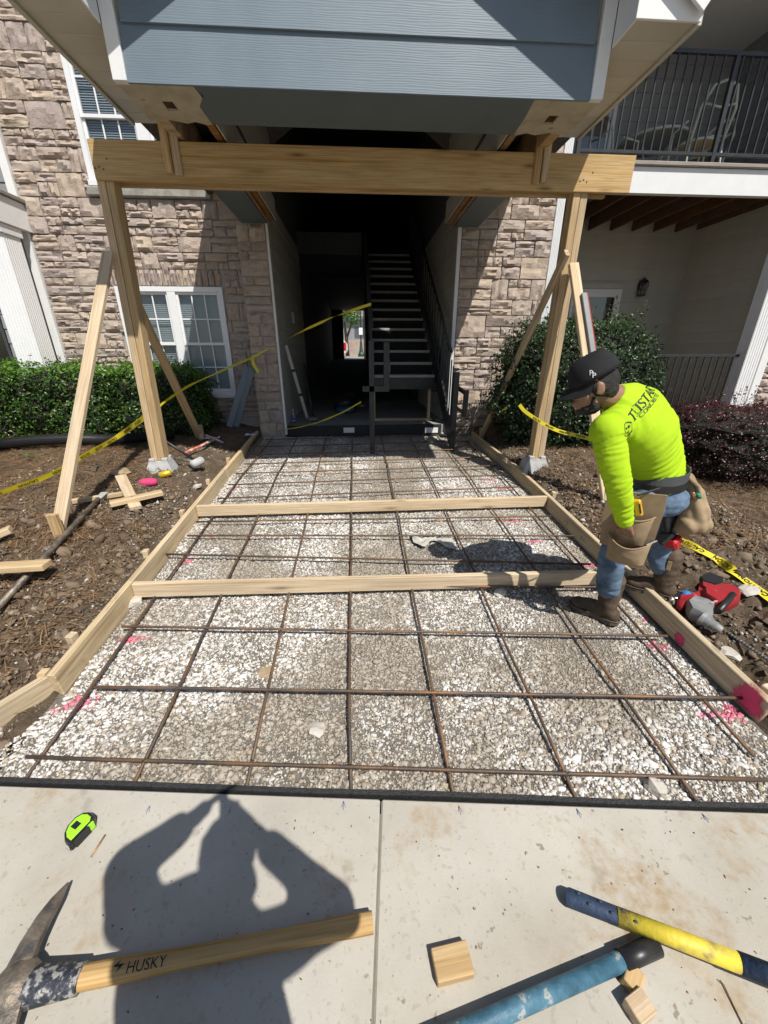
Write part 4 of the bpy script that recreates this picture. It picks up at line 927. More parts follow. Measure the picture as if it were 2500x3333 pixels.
# ================================================================ planting
def leafcloud(name, P, Nn, L, W, cols, mat, fold=.25, droop=.2):
    n = len(P); N_ = Nn / np.linalg.norm(Nn, axis=1)[:, None]; r_ = rng.normal(0, 1, (n, 3)); t = r_ - (r_ * N_).sum(1)[:, None] * N_; t /= np.linalg.norm(t, axis=1)[:, None]; b = np.cross(N_, t)
    L = L[:, None]; W = W[:, None]; base = P - t * L * .5; tip = P + t * L * .5 - N_ * L * droop; m1 = P - t * L * .08 + N_ * L * .03
    V = np.stack([base, m1 + b * W * .5 + N_ * W * fold, tip, m1 - b * W * .5 + N_ * W * fold, m1], 1).reshape(-1, 3); q = (np.arange(n) * 5)[:, None]
    F = np.concatenate([q + np.array([0, 4, 1]), q + np.array([1, 4, 2]), q + np.array([0, 3, 4]), q + np.array([3, 2, 4])])
    return npmesh(name, V, F, mat, np.repeat(cols, 5, 0))
LEAF = attrmat('leaf', .32, None, .5, .28); DLEAF = attrmat('dark_leaf', .38, None, .5, .2); RLEAF = attrmat('red_leaf', .35, None, .5, .2)
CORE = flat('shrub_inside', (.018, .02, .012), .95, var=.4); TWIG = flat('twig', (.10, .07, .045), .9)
def shrub(name, label, cat, c, rad, n, Lr, pal, mat, power=3.5, stems=5, sprigs=0, topcol=None, lump=.22):
    """superellipsoid shell of leaves about an uneven dark inside, with stems"""
    o = thing(name, label, cat, (c[0], c[1], c[2] - rad[2])); c = np.array(c); rad = np.array(rad)
    d = rng.normal(0, 1, (n, 3)); d /= np.linalg.norm(d, axis=1)[:, None]
    sup = (np.abs(d) ** power).sum(1) ** (-1 / power); u_ = d * sup[:, None]
    h = np.array([1 + lump * mnoise.fractal(Vector((a * 2.6 * rad[0] / .7 + c[0], b * 2.6, e * 2.6 + c[2])), .8, 2, 3) for a, b, e in u_])
    depth = 1 - np.abs(rng.normal(0, .11, n)); P = c + u_ * rad * (h * depth)[:, None]
    ok = (P[:, 2] > c[2] - rad[2] * .98); P, dd, dep = P[ok], d[ok], depth[ok]; n = len(P)
    Nn = dd * .7 + np.array((0, 0, .55)) + rng.normal(0, .55, (n, 3))
    L = rng.uniform(*Lr, n); pal = np.array(pal); cc = pal[rng.integers(0, len(pal), n)] * rng.uniform(.75, 1.25, n)[:, None]
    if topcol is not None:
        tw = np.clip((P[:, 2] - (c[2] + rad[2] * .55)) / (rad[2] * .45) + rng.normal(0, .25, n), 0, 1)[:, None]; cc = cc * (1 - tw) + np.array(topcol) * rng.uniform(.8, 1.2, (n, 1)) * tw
    obj('foliage', leafcloud('foliage', P, Nn, L, L * rng.uniform(.45, .6, n), cc, mat), o)['kind'] = 'stuff'
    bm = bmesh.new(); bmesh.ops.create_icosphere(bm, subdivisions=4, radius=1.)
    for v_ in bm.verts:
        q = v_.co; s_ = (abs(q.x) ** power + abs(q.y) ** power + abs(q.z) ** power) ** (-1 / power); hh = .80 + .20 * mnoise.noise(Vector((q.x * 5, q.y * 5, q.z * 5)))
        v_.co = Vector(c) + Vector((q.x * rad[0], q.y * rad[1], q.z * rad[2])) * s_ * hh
    me = bpy.data.meshes.new('dark_core'); bm.to_mesh(me); bm.free(); obj('dark_core', me, o, CORE)  # solid dark core, standing in for shade between the leaves
    for i in range(stems):
        a = rng.uniform(-.6, .6, 2); p0 = Vector((c[0] + a[0] * rad[0], c[1] + a[1] * rad[1], c[2] - rad[2] - .05)); tubeo('stem', [p0, p0 + Vector((a[0] * .1, a[1] * .1, rad[2] * .7)), p0 + Vector((a[0] * .3, a[1] * .2, rad[2] * 1.3))], [.016, .012, .006], TWIG, o, 6)
    for i in range(sprigs):
        a = rng.uniform(-.85, .85, 2); top = Vector((c[0] + a[0] * rad[0], c[1] + a[1] * rad[1], c[2] + rad[2] * (.9 - .25 * (a[0] ** 2)))); L_ = rng.uniform(.08, .24); dr = Vector((rng.normal(0, .3), rng.normal(0, .3), 1)).normalized()
        tubeo('sprig', [top - dr * .15, top + dr * L_], [.003, .0015], TWIG, o, 4)
        m = 9; tt = rng.uniform(0, 1, m); PP = np.array([top + dr * (L_ * q) for q in tt]) + rng.normal(0, .012, (m, 3))
        obj('sprig_leaves', leafcloud('sprig_leaves', PP, rng.normal(0, .6, (m, 3)) + np.array((0, 0, .7)), rng.uniform(*Lr, m), rng.uniform(.014, .024, m), np.array(pal)[rng.integers(0, len(pal), m)] * 1.25, mat), o)['kind'] = 'stuff'
    return o
GP = [(.036, .09, .014), (.055, .135, .018), (.024, .06, .012), (.075, .17, .022), (.04, .10, .016), (.06, .12, .02), (.03, .07, .014), (.13, .13, .03)]
for i, (xc, lab) in enumerate(((-6.45, 'clipped green hedge shrub at the left edge, below the left porch'), (-5.05, 'clipped green hedge shrub left of the long brace'), (-3.80, 'clipped green hedge shrub under the left end of the lower window'), (-2.70, 'clipped green hedge shrub under the lower window, nearest the pier'))):
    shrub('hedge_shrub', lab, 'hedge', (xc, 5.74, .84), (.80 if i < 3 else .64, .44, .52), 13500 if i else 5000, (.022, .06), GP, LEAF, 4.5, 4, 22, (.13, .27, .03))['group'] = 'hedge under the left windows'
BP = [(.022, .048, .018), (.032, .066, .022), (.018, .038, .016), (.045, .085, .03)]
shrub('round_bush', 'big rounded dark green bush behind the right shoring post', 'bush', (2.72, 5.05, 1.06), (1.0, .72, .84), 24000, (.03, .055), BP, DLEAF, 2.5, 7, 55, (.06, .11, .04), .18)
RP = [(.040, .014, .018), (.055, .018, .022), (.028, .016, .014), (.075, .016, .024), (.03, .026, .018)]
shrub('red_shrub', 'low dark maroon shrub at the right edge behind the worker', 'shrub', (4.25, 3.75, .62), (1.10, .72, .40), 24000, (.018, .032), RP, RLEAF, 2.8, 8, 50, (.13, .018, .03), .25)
# small weeds
for lab, px, py in (('small green weed in the pine straw left of the caution tape', 100, 1490), ('small green seedling in the bed by the left brace', 305, 1345)):
    p = PT(px, py, .03); w_ = thing('weed', lab, 'weed', tuple(p)); m = 9
    PP = np.array([p + Vector((rng.normal(0, .03), rng.normal(0, .03), .02 + .03 * rng.random())) for _ in range(m)]); obj('leaves', leafcloud('leaves', PP, rng.normal(0, .3, (m, 3)) + np.array((0, 0, 1)), rng.uniform(.03, .05, m), rng.uniform(.02, .03, m), np.tile((.09, .2, .03), (m, 1)), LEAF), w_); tubeo('stem', [p - Vector((0, 0, .03)), p + Vector((0, 0, .04))], .003, TWIG, w_, 5)
# the outside seen through the breezeway: tree, lamp post, building, car
FT = thing('street_tree', 'leafy tree in the sun seen through the far end of the breezeway', 'tree', (-.55, 34, 1.12))
tubeo('trunk', [(-.75, 34, 1.1), (-.8, 34, 2.4), (-.95, 34, 3.6)], [.16, .13, .08], TWIG, FT, 8); tubeo('limb', [(-.8, 34, 2.4), (-.4, 34, 3.4), (-.1, 34, 4.2)], [.10, .07, .04], TWIG, FT, 7)
n = 5000; d = rng.normal(0, 1, (n, 3)); d /= np.linalg.norm(d, axis=1)[:, None]; ctr = np.array([(-.9, 34, 4.6), (-.2, 34.2, 4.9), (-1.4, 33.8, 5.2), (-.3, 33.7, 4.1), (.3, 34, 5.4)])[rng.integers(0, 5, n)]; P = ctr + d * rng.uniform(.4, .95, (n, 1))
obj('crown', leafcloud('crown', P, d + np.array((0, 0, .5)), rng.uniform(.09, .16, n), rng.uniform(.05, .09, n), np.array(GP[:4])[rng.integers(0, 4, n)] * 1.3, LEAF), FT)['kind'] = 'stuff'
FB = thing('far_building', 'grey building with a stone base beyond the parking lot', 'building', (0, 46, 1.12))
box('stone_base', -12, 12, 46, 47, 1.1, 2.6, STONE, FB); box('wall', -12, 12, 46.1, 47, 2.602, 4.6, GREYS, FB); box('eave', -12.3, 12.3, 45.6, 47.4, 4.61, 4.85, WHITE, FB)
v, f = prism([(45.4, 4.86), (50, 7.4), (50, 4.86)], -12.4, 12.4); obj('roof', mesh('roof', [(z, x, y) for x, y, z in v], f), FB, mnz('far_roof', [(.3, (.24, .22, .2)), (.7, (.32, .3, .27))], 3, .9)); box('window', -.2, 1.2, 46.05, 46.1, 2.8, 3.9, GLASS, FB)
FP = thing('hydrant_post', 'dark green post with a white sign seen through the far opening', 'sign post', (.35, 30, 1.12))
v, f = lathe([(.22, 0), (.22, .18), (.15, .3), (.09, .7), (.075, 1.0)], 12); obj('base', mesh('base', v, f), FP, flat('dark_green_paint', (.02, .06, .04), .5), tr(.30, 30, 1.12)); rod('pole', (.30, 30, 2.1), (.30, 30, 5.2), .045, STEEL, FP); box('sign', .17, .43, 29.93, 29.95, 2.55, 3.0, WHITE, FP, b=.01)
FC = thing('parked_car', 'rear corner of a white car with a red tail light beyond the breezeway', 'car', (-1.6, 27, 1.12))
prof = [(-.95, .25), (.80, .25), (.92, .45), (.90, .85), (.72, 1.02), (.45, 1.45), (-.95, 1.5)]
v, f = prism(prof, -4.2, 0); obj('body', mesh('body', v, f), FC, flat('white_car_paint', (.75, .76, .78), .25), tr(-1.55, 26.3, 1.12) @ rot(R(90), 'X')); box('tail_light', -.86, -.66, 26.27, 26.31, 1.55, 1.98, flat('tail_red', (.5, .02, .02), .3), FC)
for dx in (0,): v, f = lathe([(.32, -.1), (.33, 0), (.32, .1)], 16); obj('wheel', mesh('wheel', v, f), FC, BLACKP, tr(-1.2, 26.32, 1.44) @ rot(R(90), 'X'))
# ================================================================ people
def loft(rings, n=20, cap=True):
    """rings: (centre, right vector, half width, forward vector, half depth[, squareness])"""
    V, F = [], []
    for rg in rings:
        c, rv, a, fv, b = (Vector(rg[0]), Vector(rg[1]).normalized(), rg[2], Vector(rg[3]).normalized(), rg[4]); p = rg[5] if len(rg) > 5 else 1.
        for j in range(n):
            t = 2 * math.pi * j / n; ct, st = math.cos(t), math.sin(t); ct = math.copysign(abs(ct) ** p, ct); st = math.copysign(abs(st) ** p, st)
            V.append(c + rv * (a * ct) + fv * (b * st))
    for i in range(len(rings) - 1):
        for j in range(n): F.append((i * n + j, i * n + (j + 1) % n, (i + 1) * n + (j + 1) % n, (i + 1) * n + j))
    if cap: F.append(tuple(range(n))[::-1]); F.append(tuple(range((len(rings) - 1) * n, len(rings) * n)))
    return V, F
def capsule(p0, p1, r0, r1, n=14):
    p0, p1 = Vector(p0), Vector(p1); d = (p1 - p0); L = d.length; d = d.normalized() if L > 1e-6 else Vector((0, 0, 1)); pts, rad = [], []
    for q in (0, .3, .6, .85): pts.append(p0 - d * r0 * math.cos(q * math.pi / 2)); rad.append(max(.001, r0 * math.sin(q * math.pi / 2)))
    for q in (0, .5, 1): pts.append(p0.lerp(p1, q)); rad.append(r0 + (r1 - r0) * q)
    for q in (.85, .6, .3, 0): pts.append(p1 + d * r1 * math.cos(q * math.pi / 2)); rad.append(max(.001, r1 * math.sin(q * math.pi / 2)))
    return tube(pts, rad, n)
def limb(pts, rads, n=14):
    out = []
    for i in range(len(pts) - 1): out.append(capsule(pts[i], pts[i + 1], rads[i], rads[i + 1], n))
    return merge(out)
def ell(c, axes, radii, n=16):
    V, F = [], []; c = Vector(c); ax = [Vector(a).normalized() for a in axes]; m = n // 2
    for i in range(m + 1):
        ph = math.pi * (i + .02) / (m + .04)
        for j in range(n): t = 2 * math.pi * j / n; V.append(c + ax[0] * (radii[0] * math.sin(ph) * math.cos(t)) + ax[1] * (radii[1] * math.sin(ph) * math.sin(t)) + ax[2] * (radii[2] * math.cos(ph)))
    for i in range(m):
        for j in range(n): F.append((i * n + (j + 1) % n, i * n + j, (i + 1) * n + j, (i + 1) * n + (j + 1) % n))
    F.append(tuple(range(n))); F.append(tuple(range(m * n, (m + 1) * n))[::-1])
    return V, F
def blob(name, prims, voxel=.008, smooth=4, fac=.5, disp=None):
    """one continuous skin round all the shapes given"""
    v, f = merge(prims); me0 = mesh(name, v, f); o = bpy.data.objects.new(name, me0); COL.objects.link(o)
    r_ = o.modifiers.new('r', 'REMESH'); r_.mode = 'VOXEL'; r_.voxel_size = voxel; r_.use_smooth_shade = True
    s_ = o.modifiers.new('s', 'SMOOTH'); s_.iterations = smooth; s_.factor = fac
    dg = bpy.context.evaluated_depsgraph_get(); me = bpy.data.meshes.new_from_object(o.evaluated_get(dg)); bpy.data.objects.remove(o); bpy.data.meshes.remove(me0)
    if disp:
        co = [v_.co.copy() for v_ in me.vertices]; nn = [v_.normal.copy() for v_ in me.vertices]
        for i, v_ in enumerate(me.vertices): v_.co = co[i] + nn[i] * disp(co[i], nn[i])
    me.polygons.foreach_set('use_smooth', [True] * len(me.polygons)); me.name = name; me.update(); return me
SKIN = mnz('skin', [(.3, (.22, .115, .07)), (.7, (.30, .165, .105))], 18, .5, bmp=(140, .15)); HAIR = mnz('black_hair', [(.3, (.006, .005, .005)), (.7, (.018, .014, .012))], 60, .55, stretch=(1, 1, 4), bmp=(160, .6))
def clothmat(name, a, b, sc=8, rough=.85, weave=420, bs=.25):
    m, t, bb = nodemat(name); v = coords(t); c = ramp(t, [(.3, a), (.7, b)], noise(t, v, sc, 6, .6)); t.links.new(c, bb.inputs['Base Color']); bb.inputs['Roughness'].default_value = rough; bb.inputs['Specular IOR Level'].default_value = .2
    p = bump(t, bb, noise(t, v, 24, 3), .25, .006); bump(t, bb, noise(t, v, weave, 2), bs, .001, p); return m
HIVIS = clothmat('hi_vis_shirt', (.345, .545, .012), (.41, .62, .02), 5); JEAN = clothmat('denim', (.04, .07, .125), (.185, .265, .36), 9, bs=.5); LEATH = clothmat('boot_leather', (.050, .034, .024), (.13, .095, .066), 16, .7, 120); SUEDE = clothmat('suede_pouch', (.26, .185, .11), (.38, .285, .18), 9, .95, 200, .5); CAPM = clothmat('cap_black', (.012, .012, .013), (.026, .026, .028), 10)
LETTER = flat('white_thread', (.75, .75, .75), .7); BELTM = flat('belt_grey', (.06, .065, .065), .8); BELTB = flat('black_leather_belt', (.015, .014, .013), .5); SOLE = flat('boot_sole', (.10, .08, .06), .85, var=.3)
def q4(x, y, Y): return PY(1700 + x / 2.0738, 1100 + y / 2.0738, Y)
MAN = thing('person', 'worker in a neon yellow-green shirt, black cap and tool belt stooping beside the right form', 'person', (1.6, 1.9, .02))
Fm = Vector((-.60, .80, 0)); Lm = Vector((-.80, -.60, 0)); Rm = -Lm
# head frame
Fh = Vector((-.93, .26, -.26)).normalized(); Rh = Fh.cross(Vector((.10, .0, 1))).normalized(); Uh = Rh.cross(Fh).normalized(); Hc = q4(478, 330, 1.84)
def hd(f_, r_, u_): return Hc + Fh * f_ + Rh * r_ + Uh * u_
# spine
P0 = Vector((1.60, 1.90, .78)); SP = [Vector((1.60, 1.90, .80)), Vector((1.585, 1.895, .90)), Vector((1.515, 1.88, 1.01)), Vector((1.445, 1.86, 1.12)), Vector((1.345, 1.85, 1.21)), Vector((1.27, 1.848, 1.262)), Vector((1.215, 1.845, 1.295))]
LS, RS2 = q4(572, 632, 1.70), q4(835, 455, 1.99); LE, LWr, LH = q4(645, 975, 1.63), q4(690, 1235, 1.64), q4(705, 1310, 1.645)
RE = Vector((1.62, 2.09, 1.03)); RW2 = Vector((1.56, 2.08, .86))
NK = hd(-.045, 0, -.085); NB = SP[6] + Vector((.005, 0, .0))
# body: head, neck, trunk, arms and hands as one skin
body = [ell(hd(-.008, 0, .03), (Fh, Rh, Uh), (.098, .075, .098)), ell(hd(.028, 0, -.045), (Fh, Rh, Uh), (.062, .056, .072)), ell(hd(.055, 0, -.085), (Fh, Rh, Uh), (.034, .036, .026)),
        capsule(hd(.083, 0, .012), hd(.100, 0, -.024), .0085, .013, 8), capsule(hd(.080, -.03, .026), hd(.080, .03, .026), .012, .012, 8), capsule(hd(.087, -.016, -.054), hd(.087, .016, -.054), .0085, .0085, 8), capsule(hd(.084, -.014, -.066), hd(.084, .014, -.066), .0095, .0095, 8),
        capsule(hd(.06, .03, -.02), hd(.045, .042, -.03), .024, .02, 8), capsule(hd(.06, -.03, -.02), hd(.045, -.042, -.03), .024, .02, 8), limb([NK + Uh * .03, NB, SP[5]], [.055, .062, .07]), limb(SP[:6], [.10, .10, .10, .11, .10, .07]),
        limb([LS, LE, LWr], [.045, .036, .026]), limb([RS2, RE, RW2], [.045, .036, .026])]
for s in (-1, 1): body += [ell(hd(-.012, s * .078, -.006), (Fh, Rh, Uh), (.020, .008, .031)), ell(hd(.0, s * .079, -.022), (Fh, Rh, Uh), (.010, .007, .010))]
def hand(wr, dir_, out, palm_n, s=1., curl=.5):
    """palm and five fingers; dir_ = toward the fingers, out = toward the thumb side"""
    dir_, out = Vector(dir_).normalized(), Vector(out).normalized(); pn = Vector(palm_n).normalized(); pr_ = []; kn = []
    pr_.append(capsule(wr, wr + dir_ * .03, .026 * s, .03 * s, 10))
    for i, o_ in enumerate((.028, .010, -.009, -.027)):
        k0 = wr + dir_ * (.085 - .004 * abs(i - 1)) * s + out * o_ * s; pr_.append(capsule(wr + dir_ * .02 * s + out * o_ * .7 * s, k0, .015 * s, .0115 * s, 8)); L = (.042, .046, .043, .034)[i] * s
        d1 = (dir_ + pn * curl).normalized(); d2 = (dir_ + pn * curl * 2.6).normalized(); a = k0 + d1 * L; b = a + d2 * L * .62; c = b + (dir_ * .4 + pn * curl * 2.4).normalized() * L * .5
        pr_ += [capsule(k0, a, .0098 * s, .009 * s, 8), capsule(a, b, .009 * s, .008 * s, 8), capsule(b, c, .008 * s, .0068 * s, 8)]
    t0 = wr + dir_ * .028 * s + out * .026 * s; t1 = t0 + (dir_ * .7 + out * .7 + pn * .3).normalized() * .036 * s; t2 = t1 + (dir_ + out * .2 + pn * .4).normalized() * .03 * s; pr_ += [capsule(t0, t1, .014 * s, .011 * s, 8), capsule(t1, t2, .0105 * s, .008 * s, 8)]
    return pr_
body += hand(LWr, (LH - LWr), Vector((-.6, .75, .1)), Vector((.5, .5, -.2)), .92, .5); body += hand(RW2, Vector((-.3, -.2, -1)), Vector((-.7, .6, 0)), Vector((.5, -.4, 0)), .92, .5)
bme = blob('body', body, .0052, 3); obj('body', bme, MAN, SKIN)
# eyes, brows
for s in (-1, 1):
    v, f = ell(hd(.074, s * .030, .010), (Fh, Rh, Uh), (.011, .013, .009), 10); obj('eye', mesh('eye', v, f, True), MAN, flat('eye_white_%d' % s, (.5, .47, .44), .25)); v, f = ell(hd(.0835, s * .031, .010), (Fh, Rh, Uh), (.003, .0055, .0055), 8); obj('iris', mesh('iris', v, f, True), MAN, BLACKP)
    tubeo('eyebrow', [hd(.090, s * .012, .030), hd(.086, s * .03, .034), hd(.072, s * .046, .028)], [.004, .0045, .003], HAIR, MAN, 6, flat_=.6)
hair = [ell(hd(-.022, 0, .018), (Fh, Rh, Uh), (.092, .0795, .085)), ell(hd(-.055, 0, -.025), (Fh, Rh, Uh), (.05, .070, .055))]
for s in (-1, 1): hair += [capsule(hd(.008, s * .070, .01), hd(.012, s * .067, -.015), .008, .006, 8)]
obj('hair', blob('hair', hair, .006, 2, disp=lambda c, n_: .004 * mnoise.noise(c * 90)), MAN, HAIR)
beard = [ell(hd(.026, 0, -.086), (Fh, Rh, Uh), (.058, .056, .040)), ell(hd(.056, 0, -.092), (Fh, Rh, Uh), (.0345, .037, .026))] + [capsule(hd(.016, s * .060, -.045), hd(.020, s * .054, -.075), .009, .012, 8) for s in (-1, 1)] + [capsule(hd(.090, s * .004, -.043), hd(.080, s * .024, -.050), .0055, .005, 6) for s in (-1, 1)]
obj('beard', blob('beard', beard, .005, 2, disp=lambda c, n_: .003 * mnoise.noise(c * 120)), MAN, HAIR)
# cap
CT = (Uh + Fh * .30).normalized(); CFw = (Fh - CT * Fh.dot(CT)).normalized()
def cp(f_, r_, u_): return hd(-.010, 0, .044) + CFw * (f_ * .87) + Rh * (r_ * .90) + CT * (u_ * .95)
rings = []
for i in range(9):
    ph = i / 8 * math.pi / 2 * .985; k_ = math.cos(ph) ** .62; rings.append((cp(-.006 * (1 - k_), 0, .112 * math.sin(ph) ** 1.1), CFw, .112 * k_ + .002, Rh, .090 * k_ + .002))
v, f = loft(rings, 28); cm = mesh('cap', v, f, True, CAPM)
cap_o = obj('cap', cm, MAN)
V, F = [], []; nb, mb = 22, 7
for j in range(mb + 1):
    for i in range(nb + 1):
        a = R(-78 + 156 * i / nb); t = j / mb; ex = .098 * t * (math.cos(a) ** .55 if math.cos(a) > 0 else 0)
        V.append(cp((.112 * math.cos(a)) + ex, .090 * math.sin(a) * (1 - .12 * t), -.002 + .010 * (1 - (math.sin(a)) ** 2) * (1 - .5 * t) - .020 * t - .03 * t * abs(math.sin(a)) ** 2))
for j in range(mb):
    for i in range(nb): q = j * (nb + 1) + i; F.append((q, q + 1, q + nb + 2, q + nb + 1))
nV = len(V); V += [p - CT * .004 for p in V]; F += [tuple(i + nV for i in q[::-1]) for q in F[:nb * mb]]
obj('brim', mesh('brim', V, F, True, CAPM), cap_o)
rp = [cp(.1135 * math.cos(R(a)), .0915 * math.sin(R(a)), .006) for a in range(-80, 81, 8)]; tubeo('piping', rp, .003, LETTER, cap_o, 6)
for a in range(0, 360, 60): tubeo('seam', [cp(.1125 * math.cos(p) ** .8 * math.cos(R(a)), .0905 * math.cos(p) ** .8 * math.sin(R(a)), .1125 * math.sin(p) ** 1.1) for p in np.linspace(.05, 1.5, 9)], .0013, CAPM, cap_o, 4)
# shirt
SW = [(.150, .112), (.144, .108), (.152, .114), (.176, .124), (.188, .116), (.13, .09), (.072, .066)]; rs = []
for i, c in enumerate(SP):
    tng = (SP[min(i + 1, 6)] - SP[max(i - 1, 0)]).normalized(); tw = i / 6.; rv = (Rm * (1 - tw) + (RS2 - LS).normalized() * tw); rv = (rv - tng * rv.dot(tng)).normalized(); rs.append((c, rv, SW[i][0], rv.cross(tng), SW[i][1], .9))
neck_r = (NB.lerp(NK, .35), rs[6][1], .064, rs[6][3], .062)
def wr_shirt(p, n_):
    s = (p - SP[1]).dot((SP[5] - SP[1]).normalized()); ax = (SP[4] - SP[1]).normalized(); t = p.dot(ax)
    armL = min((p - LS.lerp(LE, q)).length for q in (.3, .6, .9)); arm2 = min((p - LE.lerp(LWr, q)).length for q in (.2, .5, .8))
    if min(armL, arm2) < .085:
        a2 = (LE - LS).normalized() if armL < arm2 else (LWr - LE).normalized(); t = p.dot(a2); w1 = mnoise.noise(Vector((p.x * 9, p.y * 9, p.z * 9)))
        return .0095 * (1 - 2.2 * abs(mnoise.noise(Vector((p.x * 8, p.y * 8, p.z * 8)) + a2 * (t * 40)))) * (.4 + .6 * mnoise.noise(p * 8 + Vector((5, 5, 5)))) + .005 * mnoise.noise(p * 13)
    w1 = mnoise.noise(p * 5.5); low = max(.18, 1 - abs(s - .03) / .27); side = .5 + .5 * mnoise.noise(p * 6 + Vector((3, 1, 2)))
    d = low * .015 * (1 - 2.4 * abs(mnoise.noise(Vector((p.x * 3.5, p.y * 3.5, p.z * 3.5)) + ax * (t * 34 + w1)))) * (.2 + side) + .009 * low * mnoise.noise(p * 7)
    q = (p - LS).length; d += .014 * max(0, 1 - q / .26) * (1 - 2.4 * abs(mnoise.noise(Vector((q * 22, w1 * 1.2, p.z * 4)))))
    return d + .004 * mnoise.noise(Vector((p.x * 14, p.y * 14, p.z * 6)))
shirt = [loft(rs[:7] + [neck_r], 28), ell(LS.lerp(SP[4], .30), (Fm, Rm, (0, 0, 1)), (.085, .10, .085)), ell(RS2.lerp(SP[4], .35), (Fm, Rm, (0, 0, 1)), (.10, .105, .082)), limb([LS, LS.lerp(LE, .5), LE, LE.lerp(LWr, .5), LWr], [.073, .064, .056, .049, .037], 16), limb([RS2 + Vector((-.02, .03, -.02)), RE, RW2], [.062, .052, .037], 16), ell(SP[4].lerp(SP[3], .5) + Vector((-.01, .0, .035)), ((1, 0, 0), (0, 1, 0), (0, 0, 1)), (.10, .09, .08))]
sme = blob('shirt', shirt, .0062, 14, .5, disp=wr_shirt); shirt_o = obj('shirt', sme, MAN, HIVIS)
# jeans
LHp, RHp = Vector((1.465, 1.80, .755)), Vector((1.73, 1.985, .77)); LK, RK = Vector((1.375, 1.80, .44)), Vector((1.80, 1.99, .44)); LA, RA = Vector((1.455, 1.845, .085)), Vector((1.845, 1.945, .17))
def wr_jean(p, n_): return .008 * (1 - 2.4 * abs(mnoise.noise(Vector((p.x * 8, p.y * 8, p.z * 26))))) * (.3 + .7 * abs(mnoise.noise(p * 4 + Vector((2, 2, 2))))) + .005 * mnoise.noise(p * 15)
jean = [loft([(Vector((1.595, 1.893, .70)), Rm, .165, Fm, .115), (Vector((1.60, 1.895, .78)), Rm, .178, Fm, .128), (Vector((1.592, 1.893, .86)), Rm, .160, Fm, .112)], 24), limb([LHp, LHp.lerp(LK, .5), LK, LK.lerp(LA, .45), LA.lerp(LK, .42)], [.09, .082, .067, .062, .060], 18), limb([RHp, RHp.lerp(RK, .5), RK, RK.lerp(RA, .4), RA.lerp(RK, .42)], [.094, .084, .067, .062, .060], 18), ell(Vector((1.645, 1.84, .765)), (Rm, Fm, (0, 0, 1)), (.13, .085, .085))]
jme = blob('jeans', jean, .0075, 3, disp=wr_jean); obj('jeans', jme, MAN, JEAN)
# boots: shaft, vamp, sole
def boot(A, toe_dir, ground, s=1.):
    td = Vector((toe_dir[0], toe_dir[1], 0)).normalized(); sd = Vector((-td.y, td.x, 0)); B = Vector((A.x, A.y, ground)); U = Vector((0, 0, 1))
    up = [limb([B + U * .27 + (A - B - U * (A.z - ground)) * 0, B + U * .15, B + U * .07], [.064, .058, .052], 14), ell(B + td * .055 + U * .052, (td, sd, U), (.105, .047, .050)), ell(B + td * .135 + U * .040, (td, sd, U), (.068, .049, .036)), ell(B - td * .035 + U * .05, (td, sd, U), (.045, .043, .05))]
    bo = obj('boot', blob('boot', up, .006, 3, disp=lambda c, n_: .003 * mnoise.noise(c * 22) + .001 * math.sin(c.z * 120 + 5 * mnoise.noise(c * 9)) * (1 if c.z > ground + .1 else .3)), MAN, LEATH)
    poly = [(td * a + sd * b_) for a, b_ in ((-.078, -.02), (-.085, .0), (-.078, .02), (-.05, .038), (0, .036), (.06, .04), (.12, .051), (.17, .046), (.20, .024), (.206, 0), (.20, -.024), (.17, -.046), (.12, -.051), (.06, -.04), (0, -.036), (-.05, -.038))]
    v, f = prism([(p.x + B.x, p.y + B.y) for p in poly], ground, ground + .022); obj('sole', mesh('sole', v, f), bo, SOLE)
    tubeo('welt', [Vector((p.x * 1.01 + B.x, p.y * 1.01 + B.y, ground + .026)) for p in poly + poly[:1]], .004, SOLE, bo, 6)
    for s_ in (-1, 1): v, f = cbox(.022, .004, .06, .002); obj('pull_strap', mesh('pull_strap', v, f), bo, SUEDE, Matrix.LocRotScale(B + U * .24 + sd * s_ * .064, Matrix((td, sd, U)).transposed().to_quaternion(), (1, 1, 1)))
boot(Vector((1.455, 1.845, 0)), (-.62, .78), RB(1.85) - .022); boot(Vector((1.86, 1.945, 0)), (-.75, .66), RB(1.94) + .055)
# belts
def band(name, zc, tilt, a, b, hgt, mat, cen, parent=MAN):
    V, F = [], []; n = 40
    for i in range(n):
        t = 2 * math.pi * i / n; rvec = Rm * (a * math.cos(t)) + Fm * (b * math.sin(t)); zz = zc + tilt * math.cos(t)
        for dz, o_ in ((-hgt / 2, .0), (-hgt / 2, .006), (hgt / 2, .006), (hgt / 2, .0)): V.append(cen + rvec * (1 + o_ / .15) + Vector((0, 0, zz - cen.z + dz)))
    for i in range(n):
        for j in range(4): F.append((i * 4 + j, i * 4 + (j + 1) % 4, ((i + 1) % n) * 4 + (j + 1) % 4, ((i + 1) % n) * 4 + j))
    return obj(name, mesh(name, v if False else V, F, False), parent, mat)
band('trouser_belt', .855, .0, .172, .126, .036, BELTB, Vector((1.593, 1.893, .855))); tb = band('tool_belt', .905, .012, .166, .126, .05, BELTM, Vector((1.588, 1.893, .905)))
